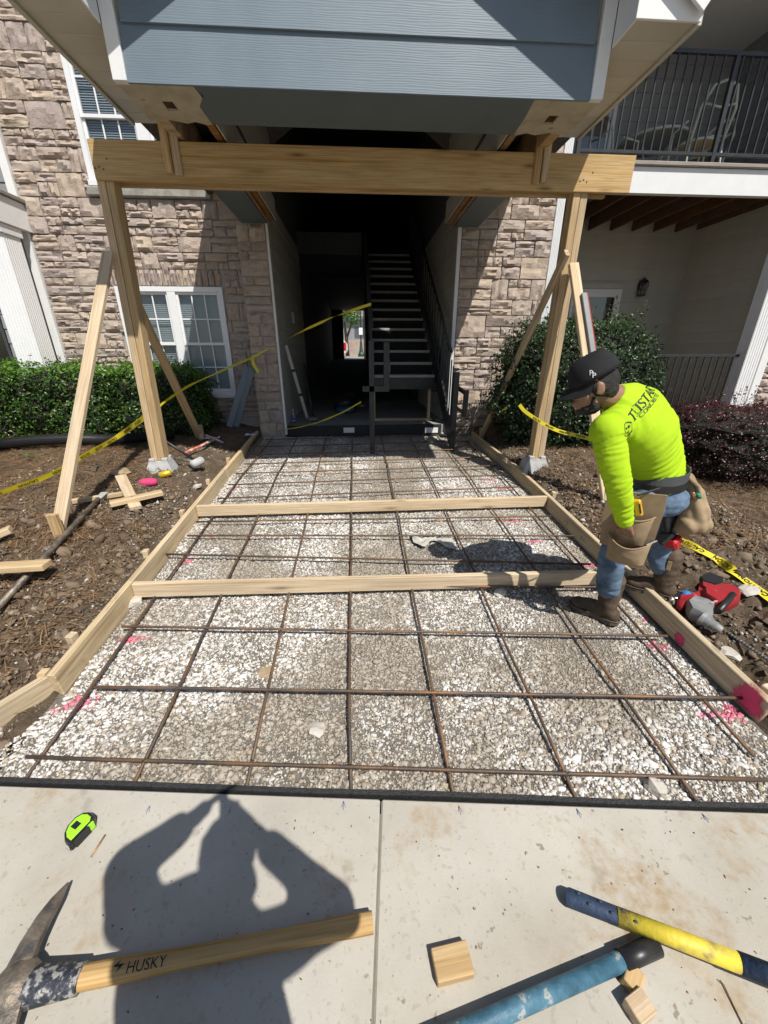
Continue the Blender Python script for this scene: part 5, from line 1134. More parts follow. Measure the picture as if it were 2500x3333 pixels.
# pouches
def pocket(name, O, tx, n_, w_, h, Dp, sag, mat, parent, taper=.8, nu=14, nv=9):
    O, tx, n_ = Vector(O), Vector(tx).normalized(), Vector(n_).normalized(); U = Vector((0, 0, 1)); V, F = [], []
    for j in range(nv + 1):
        for i in range(nu + 1):
            u, v_ = i / nu, j / nv; wd = w_ * (1 - (1 - taper) * v_); bul = Dp * (math.sin(math.pi * u) ** .55) * (1 - .55 * v_ ** 2.2); z = -h * v_ - sag * math.sin(math.pi * u) * (1 - v_)
            V.append(O + tx * ((u - .5) * wd) + n_ * (bul + .004 * mnoise.noise(Vector((u * 5, v_ * 5, h * 90)))) + U * z)
    for j in range(nv):
        for i in range(nu): q = j * (nu + 1) + i; F.append((q, q + 1, q + nu + 2, q + nu + 1))
    nV = len(V); V += [p - n_ * .005 for p in V]; F += [tuple(i + nV for i in q[::-1]) for q in F]
    for i in range(nu): F.append((i + 1, i, nV + i, nV + i + 1)); q = nv * (nu + 1) + i; F.append((q, q + 1, nV + q + 1, nV + q))
    o = obj(name, mesh(name, V, F, True, mat), parent)
    tubeo('rim', [V[i] for i in range(nu + 1)], .0042, mat, o, 6); return o
tx, pn = Vector((.72, -.69, 0)), Vector((-.69, -.72, 0))
LP = obj('pouch', mesh('pouch', *prism([(-.115, -.01), (.125, .02), (.13, -.06), (.125, -.24), (.03, -.30), (-.10, -.30), (-.115, -.16)], -.006, .006)), MAN, SUEDE, Matrix.LocRotScale(q4(765, 1050, 1.69), Matrix((tx, Vector((0, 0, 1)), -pn * -1)).transposed().to_quaternion(), (1, 1, 1)))
pocket('pocket', q4(770, 1180, 1.675), tx, pn, .165, .17, .060, .022, SUEDE, LP); pocket('pocket', q4(870, 1200, 1.66), tx, pn, .085, .14, .045, .012, SUEDE, LP); pocket('pocket', q4(728, 1350, 1.655), tx, pn, .185, .135, .075, .03, SUEDE, LP, .9)
# right pouch, swinging behind the right hip
rt = q4(1120, 900, 1.86); rbm = [limb([q4(1125, 930, 1.87), q4(1150, 1060, 1.86), q4(1160, 1200, 1.85)], [.022, .05, .072], 12), ell(q4(1165, 1250, 1.85), (Vector((.8, .3, 0)), Vector((-.3, .8, 0)), (0, 0, 1)), (.115, .07, .065)), ell(q4(1095, 1285, 1.85), (Vector((1, 0, 0)), Vector((0, 1, 0)), (0, 0, 1)), (.06, .06, .045))]
RPc = obj('pouch', blob('pouch', rbm, .008, 3, disp=lambda c, n_: .006 * mnoise.noise(c * 18) + .004 * math.sin(c.x * 90 + c.z * 40)), MAN, SUEDE)
tubeo('pouch_strap', [q4(1085, 905, 1.86), q4(1130, 950, 1.83), q4(1185, 1000, 1.82), q4(1190, 1080, 1.82)], .012, SUEDE, RPc, 8); rod('bit', q4(1150, 1040, 1.80), q4(1160, 1090, 1.80), .008, flat('copper_bit', (.5, .22, .14), .3, metal=.8), RPc); rod('bit', q4(1180, 1050, 1.80), q4(1200, 1080, 1.80), .009, flat('green_bit', (.02, .25, .12), .4), RPc)
# things in the pouch
def tool(name, label, cat, vf, mat, M_=None, sm=False): return tag(obj(name, mesh(name, vf[0], vf[1], sm), None, mat, M_), label, cat)
p = q4(785, 1145, 1.61); UK = thing('utility_knife', 'yellow utility knife standing in the worker\'s tool pouch', 'knife', tuple(p)); kd = q4(770, 1090, 1.61) - q4(790, 1200, 1.61); lumber('handle', q4(790, 1200, 1.62), q4(772, 1090, 1.62), .02, .034, flat('knife_yellow', (.75, .42, .02), .4), UK, tx, .007); lumber('blade_slot', q4(800, 1185, 1.605), q4(790, 1120, 1.605), .004, .008, STEEL, UK, tx)
PN = thing('marking_pencil', 'dark flat marker tucked across the tool pouch', 'pencil', tuple(q4(850, 1040, 1.62))); lumber('shaft', q4(775, 1062, 1.63), q4(935, 1015, 1.66), .006, .012, BLACKP, PN)
KN = thing('folding_knife', 'black folding knife clipped to the front of the tool pouch', 'knife', tuple(q4(870, 1390, 1.6))); lumber('handle', q4(828, 1410, 1.60), q4(915, 1375, 1.60), .014, .026, BLACKP, KN, (0, 0, 1), .005); lumber('clip', q4(840, 1398, 1.592), q4(900, 1374, 1.592), .003, .006, BLOCKC, KN)
DRV = thing('cordless_driver', 'red cordless driver hanging at the worker\'s right hip', 'drill', tuple(q4(1010, 1370, 1.86))); rd = flat('tool_red', (.42, .015, .02), .4)
obj('battery', mesh('battery', *cbox(.085, .07, .06, .012)), DRV, rd, Matrix.LocRotScale(q4(1015, 1375, 1.86), (Matrix.Rotation(R(-30), 3, 'Y') @ Matrix.Rotation(R(30), 3, 'Z')).to_quaternion(), (1, 1, 1))); obj('foot', mesh('foot', *cbox(.09, .075, .022, .008)), DRV, BLACKP, Matrix.LocRotScale(q4(960, 1345, 1.87), (Matrix.Rotation(R(-50), 3, 'Y')).to_quaternion(), (1, 1, 1)))
capsule_v = capsule(q4(985, 1330, 1.88), q4(965, 1200, 1.90), .02, .022); obj('grip', mesh('grip', *capsule_v, True), DRV, BLACKP)
# ---- lettering on the shirt back and the cap, laid on the cloth
def bvh_of(me): return BVHTree.FromPolygons([v_.co for v_ in me.vertices], [tuple(p.vertices) for p in me.polygons])
SB = bvh_of(sme)
def hit(px, py, B): d = ray(px, py); r_ = B.ray_cast(CAM, d); return r_[0], r_[1]
def z4n(x, y): return 1700 + x / 2.0738, 1100 + y / 2.0738
def decal(name, V2, F2, A, Bp, Up, Bv, mat, parent, lift=.0032):
    """V2 in units where A is (0,0), Bp is (1,0), Up is (0,1); cast along the mean normal onto the cloth"""
    ex, ey = Bp - A, Up - A; n_ = ex.cross(ey).normalized(); n_ = n_ if n_.dot(CAM - A) > 0 else -n_; V = []
    for x, y in V2:
        P = A + ex * x + ey * y; h = Bv.ray_cast(P + n_ * .25, -n_); V.append((h[0] + (h[1] if h[1].dot(n_) > 0 else -h[1]) * lift) if h[0] else P)
    return obj(name, mesh(name, V, F2, False, mat), parent)
def fine(V, F, maxe):
    bm = bmesh.new(); vs = [bm.verts.new(p) for p in V]
    for q in F:
        try: bm.faces.new([vs[i] for i in q])
        except ValueError: pass
    bmesh.ops.triangulate(bm, faces=bm.faces[:])
    for _ in range(5):
        es = [e for e in bm.edges if e.calc_length() > maxe]
        if es: bmesh.ops.subdivide_edges(bm, edges=es, cuts=1); bmesh.ops.triangulate(bm, faces=bm.faces[:])
    bm.verts.index_update(); V = [tuple(v_.co) for v_ in bm.verts]; F = [tuple(x.index for x in q.verts) for q in bm.faces]; bm.free(); return V, F
def serif(txt, hgt):
    V, F, wd = text2d(txt, 1.4); V = [(x, y) for x, y, _ in V]; return V, F, wd
A, B, U = hit(*z4n(745, 575), SB)[0], hit(*z4n(893, 360), SB)[0], hit(*z4n(712, 520), SB)[0]
if A and B and U:
    def serif_letter(ch):
        V, F, wd = text2d(ch, 1.); hh = max(p[1] for p in V); V = [(p[0] / wd, p[1] / hh) for p in V]
        bars = {'T': [(.3, .7, 0)], 'R': [(-.08, .34, 0), (.72, 1.06, 0)], 'I': [(-1.1, 2.1, 0), (-1.1, 2.1, .94)], 'A': [(-.1, .2, 0), (.8, 1.12, 0)], 'S': []}[ch]
        for x0, x1, y in bars: n0 = len(V); V += [(x0, y), (x1, y), (x1, y + .06), (x0, y + .06)]; F = list(F) + [(n0, n0 + 1, n0 + 2, n0 + 3)]
        return V, F
    x = 0.
    for ch, wl in (('T', .15), ('R', .135), ('I', .03), ('S', .115), ('T', .15), ('A', .15), ('R', .135)):
        if ch == 'I': x += .018
        V, F = serif_letter(ch); V, F = fine([(p[0] * wl, p[1], 0) for p in V], F, .03); decal('lettering', [(x + p[0], p[1]) for p in V], F, A, B, U, SB, INK, shirt_o); x += wl + (.022 if ch != 'I' else .042)
    V, F, wd = text2d('CONCRETE', 1.); hh = max(p[1] for p in V); V, F = fine(V, F, wd * .014); decal('lettering', [(.28 + .66 * p[0] / wd, -.50 + .42 * p[1] / hh) for p in V], F, A, B, U, SB, INK, shirt_o)
    # round badge with three stars
    c0 = (-.16, .02); V, F = [], []; n = 28; ar = (U - A).length / (B - A).length
    for i in range(n):
        for r_ in (.60, .68): t = 2 * math.pi * i / n; V.append((c0[0] + r_ * ar * math.cos(t), c0[1] + .3 + r_ * math.sin(t) - .3))
    for i in range(n): F.append((2 * i, 2 * i + 1, 2 * ((i + 1) % n) + 1, 2 * ((i + 1) % n)))
    for cx, cy, ro in ((-.22, .18, .2), (.22, .12, .9), (-.02, -.27, .5)):
        b0 = len(V)
        for i in range(10): t = ro + math.pi * i / 5; r_ = .20 if i % 2 == 0 else .08; V.append((c0[0] + (cx + r_ * math.cos(t)) * ar, c0[1] + cy + r_ * math.sin(t)))
        V.append((c0[0] + cx * ar, c0[1] + cy)); F += [(b0 + 10, b0 + i, b0 + (i + 1) % 10) for i in range(10)]
    decal('badge', V, F, A, B, U, SB, INK, shirt_o)
CBv = bvh_of(cm); A, B, U = hit(*z4n(455, 260), CBv)[0], hit(*z4n(498, 266), CBv)[0], hit(*z4n(456, 218), CBv)[0]
if A and B and U:
    V, F, wd = text2d('P', 1.); hh = max(p[1] for p in V); decal('emblem', [(.0 + .55 * p[0] / wd, .22 + .8 * p[1] / hh) for p in V], F, A, B, U, CBv, LETTER, cap_o); decal('emblem', [(.45 + .55 * p[0] / wd, -.1 + .8 * p[1] / hh) for p in V], F, A, B, U, CBv, LETTER, cap_o)
# ---------------------------------------------------------------- the photographer, whose shadow falls on the sidewalk
PH = thing('person', 'photographer holding up a phone, seen only as the shadow on the sidewalk', 'person', (.04, -.4, 0))
U3 = Vector((0, 0, 1)); X3, Y3 = Vector((1, 0, 0)), Vector((0, 1, 0))
bx_, by_ = -.045, -.24
bp = [ell((.09, -.20, 1.585), (X3, Y3, U3), (.076, .096, .112)), limb([(.08, -.215, 1.52), (.04, -.24, 1.40)], [.058, .075]), capsule((.09, -.105, 1.575), (.09, -.102, 1.56), .012, .013, 8)]
lw, rw = Vector((-.085, -.04, 1.505)), Vector((.095, -.05, 1.425)); le, re_ = Vector((-.29, -.10, 1.375)), Vector((.30, -.12, 1.195)); ls_, rs_ = Vector((-.20, -.235, 1.435)), Vector((.145, -.255, 1.28))
bp += [limb([ls_, le, lw], [.05, .04, .028]), limb([rs_, re_, rw], [.05, .04, .028]), loft([((bx_, by_, .9), X3, .15, Y3, .09), ((bx_, by_, 1.15), X3, .15, Y3, .09), ((bx_, by_, 1.40), X3, .15, Y3, .08)], 20)]
bp += hand(lw, Vector((.45, .25, .30)), Vector((.5, -.1, .7)), Vector((.6, .2, -.2)), .9, .35); bp += hand(rw, Vector((-.35, .20, .55)), Vector((-.2, -.5, .5)), Vector((-.6, .3, 0)), .9, .4)
for s in (-1, 1): bp.append(limb([(bx_ + s * .1, by_, .88), (bx_ + s * .11, by_ + .02, .5), (bx_ + s * .12, by_ - .01, .08)], [.085, .06, .042]))
obj('body', blob('body', bp, .008, 3), PH, SKIN)
sh2 = [loft([((bx_, by_, .88), X3, .195, Y3, .115), ((bx_, by_, 1.1), X3, .20, Y3, .11), ((bx_, by_, 1.30), X3, .195, Y3, .11), ((bx_ + .01, by_, 1.42), X3, .165, Y3, .085), ((.045, -.23, 1.465), X3, .12, Y3, .075), ((.075, -.22, 1.51), X3, .075, Y3, .065)], 24), limb([ls_, ls_.lerp(le, .5), le, le.lerp(lw, .75)], [.078, .072, .066, .046]), limb([rs_, rs_.lerp(re_, .5), re_, re_.lerp(rw, .75)], [.074, .066, .060, .046])]
obj('shirt', blob('shirt', sh2, .009, 5, disp=lambda c, n_: .007 * mnoise.noise(c * 11)), PH, clothmat('grey_shirt', (.12, .13, .15), (.16, .17, .19)))
tr2 = [loft([((bx_, by_, .72), X3, .17, Y3, .11), ((bx_, by_, .92), X3, .18, Y3, .112)], 20)] + [limb([(bx_ + s * .1, by_, .84), (bx_ + s * .11, by_ + .02, .48), (bx_ + s * .12, by_ - .01, .10)], [.10, .078, .065]) for s in (-1, 1)]
obj('trousers', blob('trousers', tr2, .011, 3), PH, JEAN)
for s in (-1, 1): obj('shoe', blob('shoe', [ell((bx_ + s * .12, by_ + .06, .045), (Y3, X3, U3), (.125, .048, .045))], .009, 2), PH, BELTB)
obj('hair', blob('hair', [ell((.09, -.215, 1.61), (X3, Y3, U3), (.088, .092, .105))], .008, 2, disp=lambda c, n_: .006 * mnoise.noise(c * 40)), PH, HAIR)
phm = cam.matrix_basis.copy() if False else Matrix.LocRotScale(CAM, cam.rotation_euler, (1, 1, 1)); pho = thing('smartphone', 'phone held up by the photographer, casting its shadow on the sidewalk', 'phone', tuple(CAM)); obj('case', mesh('case', *cbox(.072, .148, .008, .004)), pho, BLACKP, phm @ tr(.018, -.058, .008)); obj('screen', mesh('screen', *cbox(.066, .14, .001, .0003)), pho, flat('screen_glass', (.02, .02, .025), .1), phm @ tr(.018, -.058, .013))
# ================================================================ tools and litter
def z7(x, y): return x / 1.2762, 2400 + y / 1.2762
def z8(x, y): return 1200 + x / 1.2762, 2450 + y / 1.2762
def on(px, z): return PZ(*px, z)
IRON = mnz('worn_iron', [(.35, (.10, .095, .09)), (.5, (.20, .165, .13)), (.7, (.33, .27, .21))], 22, .55, metal=.5, bmp=(60, .4)); SPECK = mnz('flaked_paint_steel', [(.42, (.03, .033, .045)), (.5, (.07, .075, .09)), (.56, (.34, .33, .31))], 55, .6, metal=.3, bmp=(90, .4))
def strip(name, centre, widths, thick, mat, parent, up=Vector((0, 0, 1))):
    """a tapering forged bar along a curve"""
    V, F = [], []; C_ = [Vector(c) for c in centre]; N = len(C_)
    for i, c in enumerate(C_):
        t = (C_[min(i + 1, N - 1)] - C_[max(i - 1, 0)]).normalized(); s = t.cross(up).normalized(); u2 = s.cross(t).normalized(); w_, h = widths[i], thick[i]
        for a, b in ((-1, -.6), (-.6, -1), (.6, -1), (1, -.6), (1, .6), (.6, 1), (-.6, 1), (-1, .6)): V.append(c + s * (a * w_ / 2) + u2 * (b * h / 2))
    for i in range(N - 1):
        for j in range(8): F.append((i * 8 + j, i * 8 + (j + 1) % 8, (i + 1) * 8 + (j + 1) % 8, (i + 1) * 8 + j))
    F.append(tuple(range(8))[::-1]); F.append(tuple(range((N - 1) * 8, N * 8))); me = mesh(name, V, F); smooth_by(me, 40); return obj(name, me, parent, mat)
# pickaxe
PK = thing('pickaxe', 'wooden-handled pickaxe lying on the sidewalk under the photographer\'s shadow', 'pickaxe', tuple(on(z7(335, 1000), 0)))
h0, h1 = on(z7(300, 1005), .038), on(z7(1548, 768), .026); pts = [h0.lerp(h1, q / 12) for q in range(13)]; rr_ = [.026, .0255, .025, .0235, .022, .0215, .0215, .0215, .022, .0225, .0235, .025, .0245]
v, f = tube([((p - h0).length - .3, 0, 0) for p in pts], rr_, 16, True, .85); me = mesh('handle', v, f); smooth_by(me, 50); MH = frame(h0, h0 + (h1 - h0).normalized() * .6); ho = obj('handle', me, PK, ENDW, MH)
dirh = (h1 - h0).normalized(); s0, s1 = on(z7(90, 1045), .04), on(z7(340, 1000), .04); v, f = tube([s0, s0.lerp(s1, .5), s1], [.042, .036, .031], 14, True, .8); me = mesh('socket', v, f); smooth_by(me, 50); obj('socket', me, PK, SPECK)
hc = on(z7(60, 1040), .045); tip = on(z7(283, 605), .03)
strip('pick_arm', [hc, on(z7(85, 950), .05), on(z7(130, 850), .052), on(z7(185, 750), .05), on(z7(235, 675), .042), tip], [.062, .055, .046, .038, .028, .006], [.05, .04, .034, .03, .024, .006], IRON, PK)
strip('mattock_arm', [hc, on(z7(25, 1090), .05), on(z7(-20, 1180), .05), on(z7(-60, 1290), .04)], [.07, .085, .10, .11], [.055, .04, .025, .012], IRON, PK)
obj('eye', mesh('eye', *ell(hc, (dirh, Vector((0, 0, 1)).cross(dirh), (0, 0, 1)), (.055, .055, .036), 16), True), PK, IRON)
def print_on_rod(txt, a, b, r_, M_, L0, mat, parent, size, x0, ang=90., flip=1, fl=1.):
    """lettering wrapped on a rod whose local x is its axis: x0 from its local origin, ang round it"""
    V, F, wd = text2d(txt, size); V, F = fine(V, F, size * .12); out = []
    for x, y, _ in V: t = R(ang) + (y - size * .35) / r_ * flip; out.append(M_ @ Vector((x0 + x * flip, -math.cos(t) * (r_ + .0008), math.sin(t) * (r_ + .0008) * fl)))
    obj('lettering', mesh('lettering', out, F), parent, mat)
print_on_rod('HUSKY', None, None, .0245, MH, 0, INK, ho, .030, -.165, 78., 1, .85)
v2 = [(-.20, .0), (-.185, .012), (-.19, .003), (-.175, .003), (-.19, -.012), (-.186, -.002)]; obj('logo', mesh('logo', [MH @ Vector((x, y, .0222)) for x, y in v2], [(0, 1, 2, 5), (2, 3, 4, 5)]), ho, INK)
# lime tape measure
p = on(z7(345, 400), .001); TM = thing('tape_measure', 'lime green and black tape measure on the sidewalk at left', 'tape measure', tuple(p)); LIME = flat('lime_plastic', (.36, .80, .03), .35, var=.05)
ax = (on(z7(400, 370), 0) - on(z7(310, 465), 0)).normalized(); TMm = Matrix((ax, Vector((0, 0, 1)).cross(ax), Vector((0, 0, 1)))).transposed().to_4x4(); TMm.translation = p
prof = [(-.046, -.020), (.030, -.020), (.042, -.008), (.044, .014), (.036, .036), (.016, .046), (-.012, .044), (-.032, .030), (-.044, .008)]
sc_ = lambda k_: [(x * k_, (y - .01) * k_ + .01) for x, y in prof]
def bev(polys): 
    V, F = [], []; n = len(polys[0][0])
    for poly, z in polys: V += [(x, y, z) for x, y in poly]
    for i in range(len(polys) - 1):
        for j in range(n): F.append((i * n + j, i * n + (j + 1) % n, (i + 1) * n + (j + 1) % n, (i + 1) * n + j))
    F.append(tuple(range(n))[::-1]); F.append(tuple(range((len(polys) - 1) * n, len(polys) * n))); return V, F
obj('case', mesh('case', *bev([(sc_(.94), 0), (sc_(1), .006), (sc_(1), .030), (sc_(.93), .037)])), TM, BLACKP, TMm); obj('face', mesh('face', *bev([(sc_(.80), .030), (sc_(.80), .0385), (sc_(.72), .0405)])), TM, LIME, TMm)
obj('label', mesh('label', *cbox(.020, .024, .002, .0005)), TM, BLACKP, TMm @ tr(-.002, .014, .041)); obj('button', mesh('button', *cbox(.018, .006, .03, .001)), TM, LIME, TMm @ tr(.02, -.021, .02)); obj('belt_strip', mesh('belt_strip', *cbox(.05, .006, .034, .002)), TM, BLACKP, TMm @ tr(-.01, -.022, .018)); obj('hook', mesh('hook', *cbox(.004, .012, .024, .001)), TM, BLOCKC, TMm @ tr(-.05, -.012, .018))
rod('nail', on(z7(378, 497), .004), on(z7(437, 405), .004), .0028, flat('rusty_nail', (.38, .24, .12), .5, metal=.4), label='small tan nail lying beside the tape measure', cat='nail')
# two handles on the right
NAVY = mnz('navy_rubber', [(.3, (.018, .035, .075)), (.7, (.035, .06, .11))], 30, .6, bmp=(60, .3)); YEL = mnz('yellow_fibreglass', [(.3, (.58, .45, .04)), (.52, (.68, .54, .05)), (.64, (.50, .39, .07)), (.74, (.26, .20, .08))], 22, .55, bmp=(70, .2)); TEAL = mnz('worn_blue_paint', [(.3, (.03, .085, .13)), (.5, (.05, .14, .205)), (.63, (.075, .18, .25)), (.68, (.36, .36, .34)), (.75, (.07, .16, .22))], 24, .55, bmp=(70, .3))
b0, b1 = on(z8(340, 1180), .030), on(z8(1195, 800), .024); BHd = (b1 - b0).normalized(); BHn = thing('blue_handle', 'worn blue tool handle with a black rubber end at the bottom of the frame', 'tool handle', tuple(b0)); bm_ = b0.lerp(b1, .815)
rod('shaft', b0 - BHd * .25, bm_, .020, TEAL, BHn, 16); rod('grip', bm_ - BHd * .004, b1, .0235, BLACKP, BHn, 16)
y0, y1 = on(z8(818, 595), .022), on(z8(1700, 935), .078); YD = (y1 - y0).normalized(); YH = thing('yellow_handle', 'yellow tool handle with navy grip lying across the blue handle', 'tool handle', tuple(y0)); Ly = (y1 - y0).length
ya, yb = y0 + YD * Ly * .285, y0 + YD * Ly * .85; v, f = tube([y0, y0 + YD * .01, ya], [.019, .0235, .0215], 16, True, .85); me = mesh('grip', v, f); smooth_by(me, 50); obj('grip', me, YH, NAVY); rod('shaft', ya - YD * .003, yb, .0215, YEL, YH, 16); rod('collar', yb - YD * .002, y1 + YD * .4, .0235, NAVY, YH, 16)
print_on_rod('G', None, None, .0235, frame(yb, yb + YD * .3), 0, YEL, YH, .038, -.15 + .055, 72., 1)
for i in range(6): v, f = ell(y0 + YD * (.03 + .028 * i) + Vector((.0, 0, .0215)) + Vector((0, 0, 1)).cross(YD) * (.008 * (-1) ** i), (YD, Vector((0, 0, 1)).cross(YD), (0, 0, 1)), (.006, .004, .002), 8); obj('grip_dot', mesh('grip_dot', v, f, True), YH, NAVY)
# wood offcuts on the sidewalk
def offcut(label, p, sx, sy, sz, rz, tilt=0.):
    v, f = cbox(sx, sy, sz, .002); return tag(obj('wood_offcut', mesh('wood_offcut', v, f), None, ENDG, tr(p.x, p.y, p.z + sz / 2) @ rot(rz, 'Z') @ rot(tilt, 'X')), label, 'wood block', 'offcuts on the sidewalk')
ENDG = wood('end_grain', (.62, .47, .29), (.54, .39, .22), (.36, .22, .10), knots=0., gs=1.6)
offcut('square pine offcut left of the blue handle', on(z8(345, 885), 0), .098, .064, .030, R(6)); offcut('pine wedge half under the blue handle', on(z8(1090, 950), 0), .05, .04, .03, R(40), .2); offcut('pine offcut by the bottom edge, right of the blue handle', on(z8(1115, 1075), 0), .055, .045, .038, R(18))
# grit on the sidewalk
n = 260; gx_, gy_ = rng.uniform(-1.0, 1.2, n), rng.uniform(.12, .85, n); ok = gy_ < edge_y(gx_) - .03; gx_, gy_ = gx_[ok], gy_[ok]; n = len(gx_); s = rng.uniform(.0012, .0042, n) * np.where(rng.random(n) < .08, 2., 1.); c = np.array([(.20, .17, .13), (.34, .31, .27), (.12, .10, .08), (.30, .17, .11)])[rng.integers(0, 4, n)]
tag(obj('grit', scatter('grit', np.stack([gx_, gy_, np.zeros(n)], 1), s, c, GRAV, .5, .2)), 'scattered grit and crumbs of dirt on the concrete sidewalk', 'grit', kind='stuff')
# pencil arrows along the slab edge
PEN = flat('blue_pencil', (.05, .07, .22), .8)
for x, y in ((485 / 1.507 * 1, 1745), (742, 1735), (992, 1745), (1248, 1752), (1520, 1762)):
    p = on(D(x, y), .0012); V = []; F = []
    for a, b in (((-.006, -.012), (0, .008)), ((0, .008), (.008, -.014)), ((0, .008), (0, -.022))):
        d = Vector((b[0] - a[0], b[1] - a[1], 0)).normalized(); q = Vector((-d.y, d.x, 0)) * .0007; k0 = len(V)
        V += [p + Vector((*a, 0)) + q, p + Vector((*b, 0)) + q, p + Vector((*b, 0)) - q, p + Vector((*a, 0)) - q]; F.append((k0, k0 + 1, k0 + 2, k0 + 3))
    obj('pencil_arrow', mesh('pencil_arrow', V, F), sw, PEN)
tubeo('wire', [on(z8(1458, 945), .006), on(z8(1475, 965), .004), on(z8(1520, 1060), .003), on(z8(1560, 1140), .003)], .0016, RUST, None, 5, label='thin bent tie wire on the sidewalk at lower right', cat='wire')
# ================================================================ left-hand ground
def z9(x, y): return x / 1.8433, 1250 + y / 1.8433
DB = thing('digging_bar', 'long dark steel digging bar with a chisel end lying across the dug soil', 'digging bar', tuple(PT(*z9(300, 1000), .07)))
pa, pb = PT(*z9(590, 690), .05), PT(*z9(-60, 1390), .075); dd = (pb - pa).normalized(); v, f = tube([pa, pa.lerp(pb, .5), pb], .019, 10); obj('bar', mesh('bar', v, f, True), DB, IRON); strip('chisel', [pa - dd * .12, pa - dd * .02, pa + dd * .03], [.06, .04, .028], [.006, .02, .028], BLOCKC, DB)
def board(label, a, b, w_, h, grp=None, mat=None, za=.06, zb=None, name='lumber_offcut'):
    A, B = PT(*z9(*a), za), PT(*z9(*b), zb if zb is not None else za); lumber(name, A, B, w_, h, mat or PINE, None, label=label, cat='lumber', group=grp)
board('short two-by-four leaning on the crossed offcuts', (725, 555), (815, 745), .089, .038, 'offcuts by the left post', za=.085, zb=.05); board('two-by-four offcut on top of the crossed pile by the left post', (660, 720), (975, 650), .089, .038, 'offcuts by the left post', za=.09, zb=.09); board('thin stick with a pink painted end in the offcut pile', (430, 705), (760, 655), .038, .038, 'offcuts by the left post', za=.06, zb=.06)
A = PT(*z9(430, 705), .062); B = PT(*z9(500, 694), .062); lumber('paint', A, B, .040, .040, PINKP, None, label='pink paint on the end of a stick in the offcut pile', cat='paint') if False else None
board('two-by-four with a pointed end lying over the digging bar', (-120, 1110), (285, 1085), .089, .04, None, za=.12); board('end of a pale board at the left edge of the dirt', (-120, 950), (65, 870), .089, .04, None, za=.08)
p = PT(*z9(890, 590), .035); v, f = lathe([(.012, -.075), (.030, -.07), (.038, -.04), (.040, 0), (.036, .045), (.026, .07), (.01, .075)], 16); me = mesh('string_spool', v, f); smooth_by(me, 60)
tag(obj('string_spool', me, None, mnz('pink_mason_line', [(.35, (.70, .03, .16)), (.65, (.90, .10, .28))], 70, .7, stretch=(1, 1, 6), bmp=(120, .8)), tr(p.x, p.y, p.z) @ rot(R(12), 'Z') @ rot(R(90), 'Y')), 'bright pink roll of mason line beside the left pier block', 'string roll')
p = PT(*z9(990, 540), .035); CAN = thing('drink_can', 'crushed yellow and grey drink can in front of the left pier block', 'can', tuple(p)); v, f = lathe([(.022, -.055), (.032, -.05), (.033, .045), (.027, .056)], 18); obj('can_body', mesh('can_body', v, f, True), CAN, flat('can_yellow', (.70, .48, .03), .35, metal=.4), tr(*p) @ rot(R(30), 'Z') @ rot(R(82), 'Y')); v, f = lathe([(.026, 0), (.027, .004)], 18); obj('lid', mesh('lid', v, f), CAN, flat('aluminium', (.6, .6, .6), .3, metal=.9), tr(*p) @ rot(R(30), 'Z') @ rot(R(82), 'Y') @ tr(0, 0, -.058))
# corrugated pipe
pts = [PT(*z9(x, y), .10) for x, y in ((-150, 385), (0, 362), (200, 340), (420, 330), (650, 332), (860, 318), (1040, 300))]; cen, rad = [], []
def cr(P, t):
    i = min(int(t), len(P) - 2); u = t - i; a, b, c_, d = P[max(i - 1, 0)], P[i], P[i + 1], P[min(i + 2, len(P) - 1)]
    return .5 * ((2 * b) + (c_ - a) * u + (2 * a - 5 * b + 4 * c_ - d) * u * u + (3 * b - a - 3 * c_ + d) * u ** 3)
for i in range(300): cen.append(cr(pts, i / 299 * (len(pts) - 1))); rad.append(.056 if i % 2 else .064)
v, f = tube(cen, rad, 14); tag(obj('drain_pipe', mesh('drain_pipe', v, f), None, BLACKP), 'black corrugated drain pipe lying in front of the hedge', 'pipe')
# bar, sledge and pick by the left post
PB = thing('pry_bar', 'long black bar leaning behind the left post toward the form', 'pry bar', tuple(PT(*z9(1150, 450), .06))); tubeo('bar', [PY(*z9(760, 190), 4.6), PY(*z9(960, 320), 4.4), PT(*z9(1165, 455), .07)], .014, BLACKP, PB, 8)
SG = thing('sledgehammer', 'sledgehammer with a rounded steel head on the soil by the left form', 'hammer', tuple(PT(*z9(1180, 470), .05))); a = PT(*z9(1185, 470), .09); v, f = lathe([(.03, -.075), (.042, -.06), (.044, .05), (.03, .07)], 12); obj('head', mesh('head', v, f, True), SG, BLOCKC, tr(*a) @ rot(R(60), 'Z') @ rot(R(80), 'Y')); rod('handle', a, PT(*z9(1020, 440), .09), .016, IRON, SG)
PX2 = thing('small_pick', 'hand pick with a red and white handle behind the left post', 'pick', tuple(PT(*z9(1200, 360), .05))); a, b = PT(*z9(1110, 415), .07), PT(*z9(1290, 330), .08); rod('handle', a, b, .016, mnz('red_white_handle', [(.45, (.5, .09, .06)), (.55, (.7, .62, .52))], 6, .6), PX2, 10); strip('head', [PT(*z9(1235, 305), .16), b, PT(*z9(1340, 350), .05)], [.02, .045, .05], [.01, .035, .01], BLOCKC, PX2)
# blue-grey siding strips leaning on the pier
for lab, xa, xb in (('blue-grey trim strip leaning on the pier, the nearer of two', 1375, 1485), ('blue-grey trim strip leaning on the pier, the one behind', 1415, 1515)):
    lumber('trim_strip', PT(*z9(xa, 255), .03), PY(*z4(0, 0), 6) if False else PY(*((xb) / 1.8433, 650 + 1000 / 1.8433), 6.0), .02, .085, BLUE, None, (1, .3, 0), label=lab, cat='trim board', group='trim strips leaning on the pier')
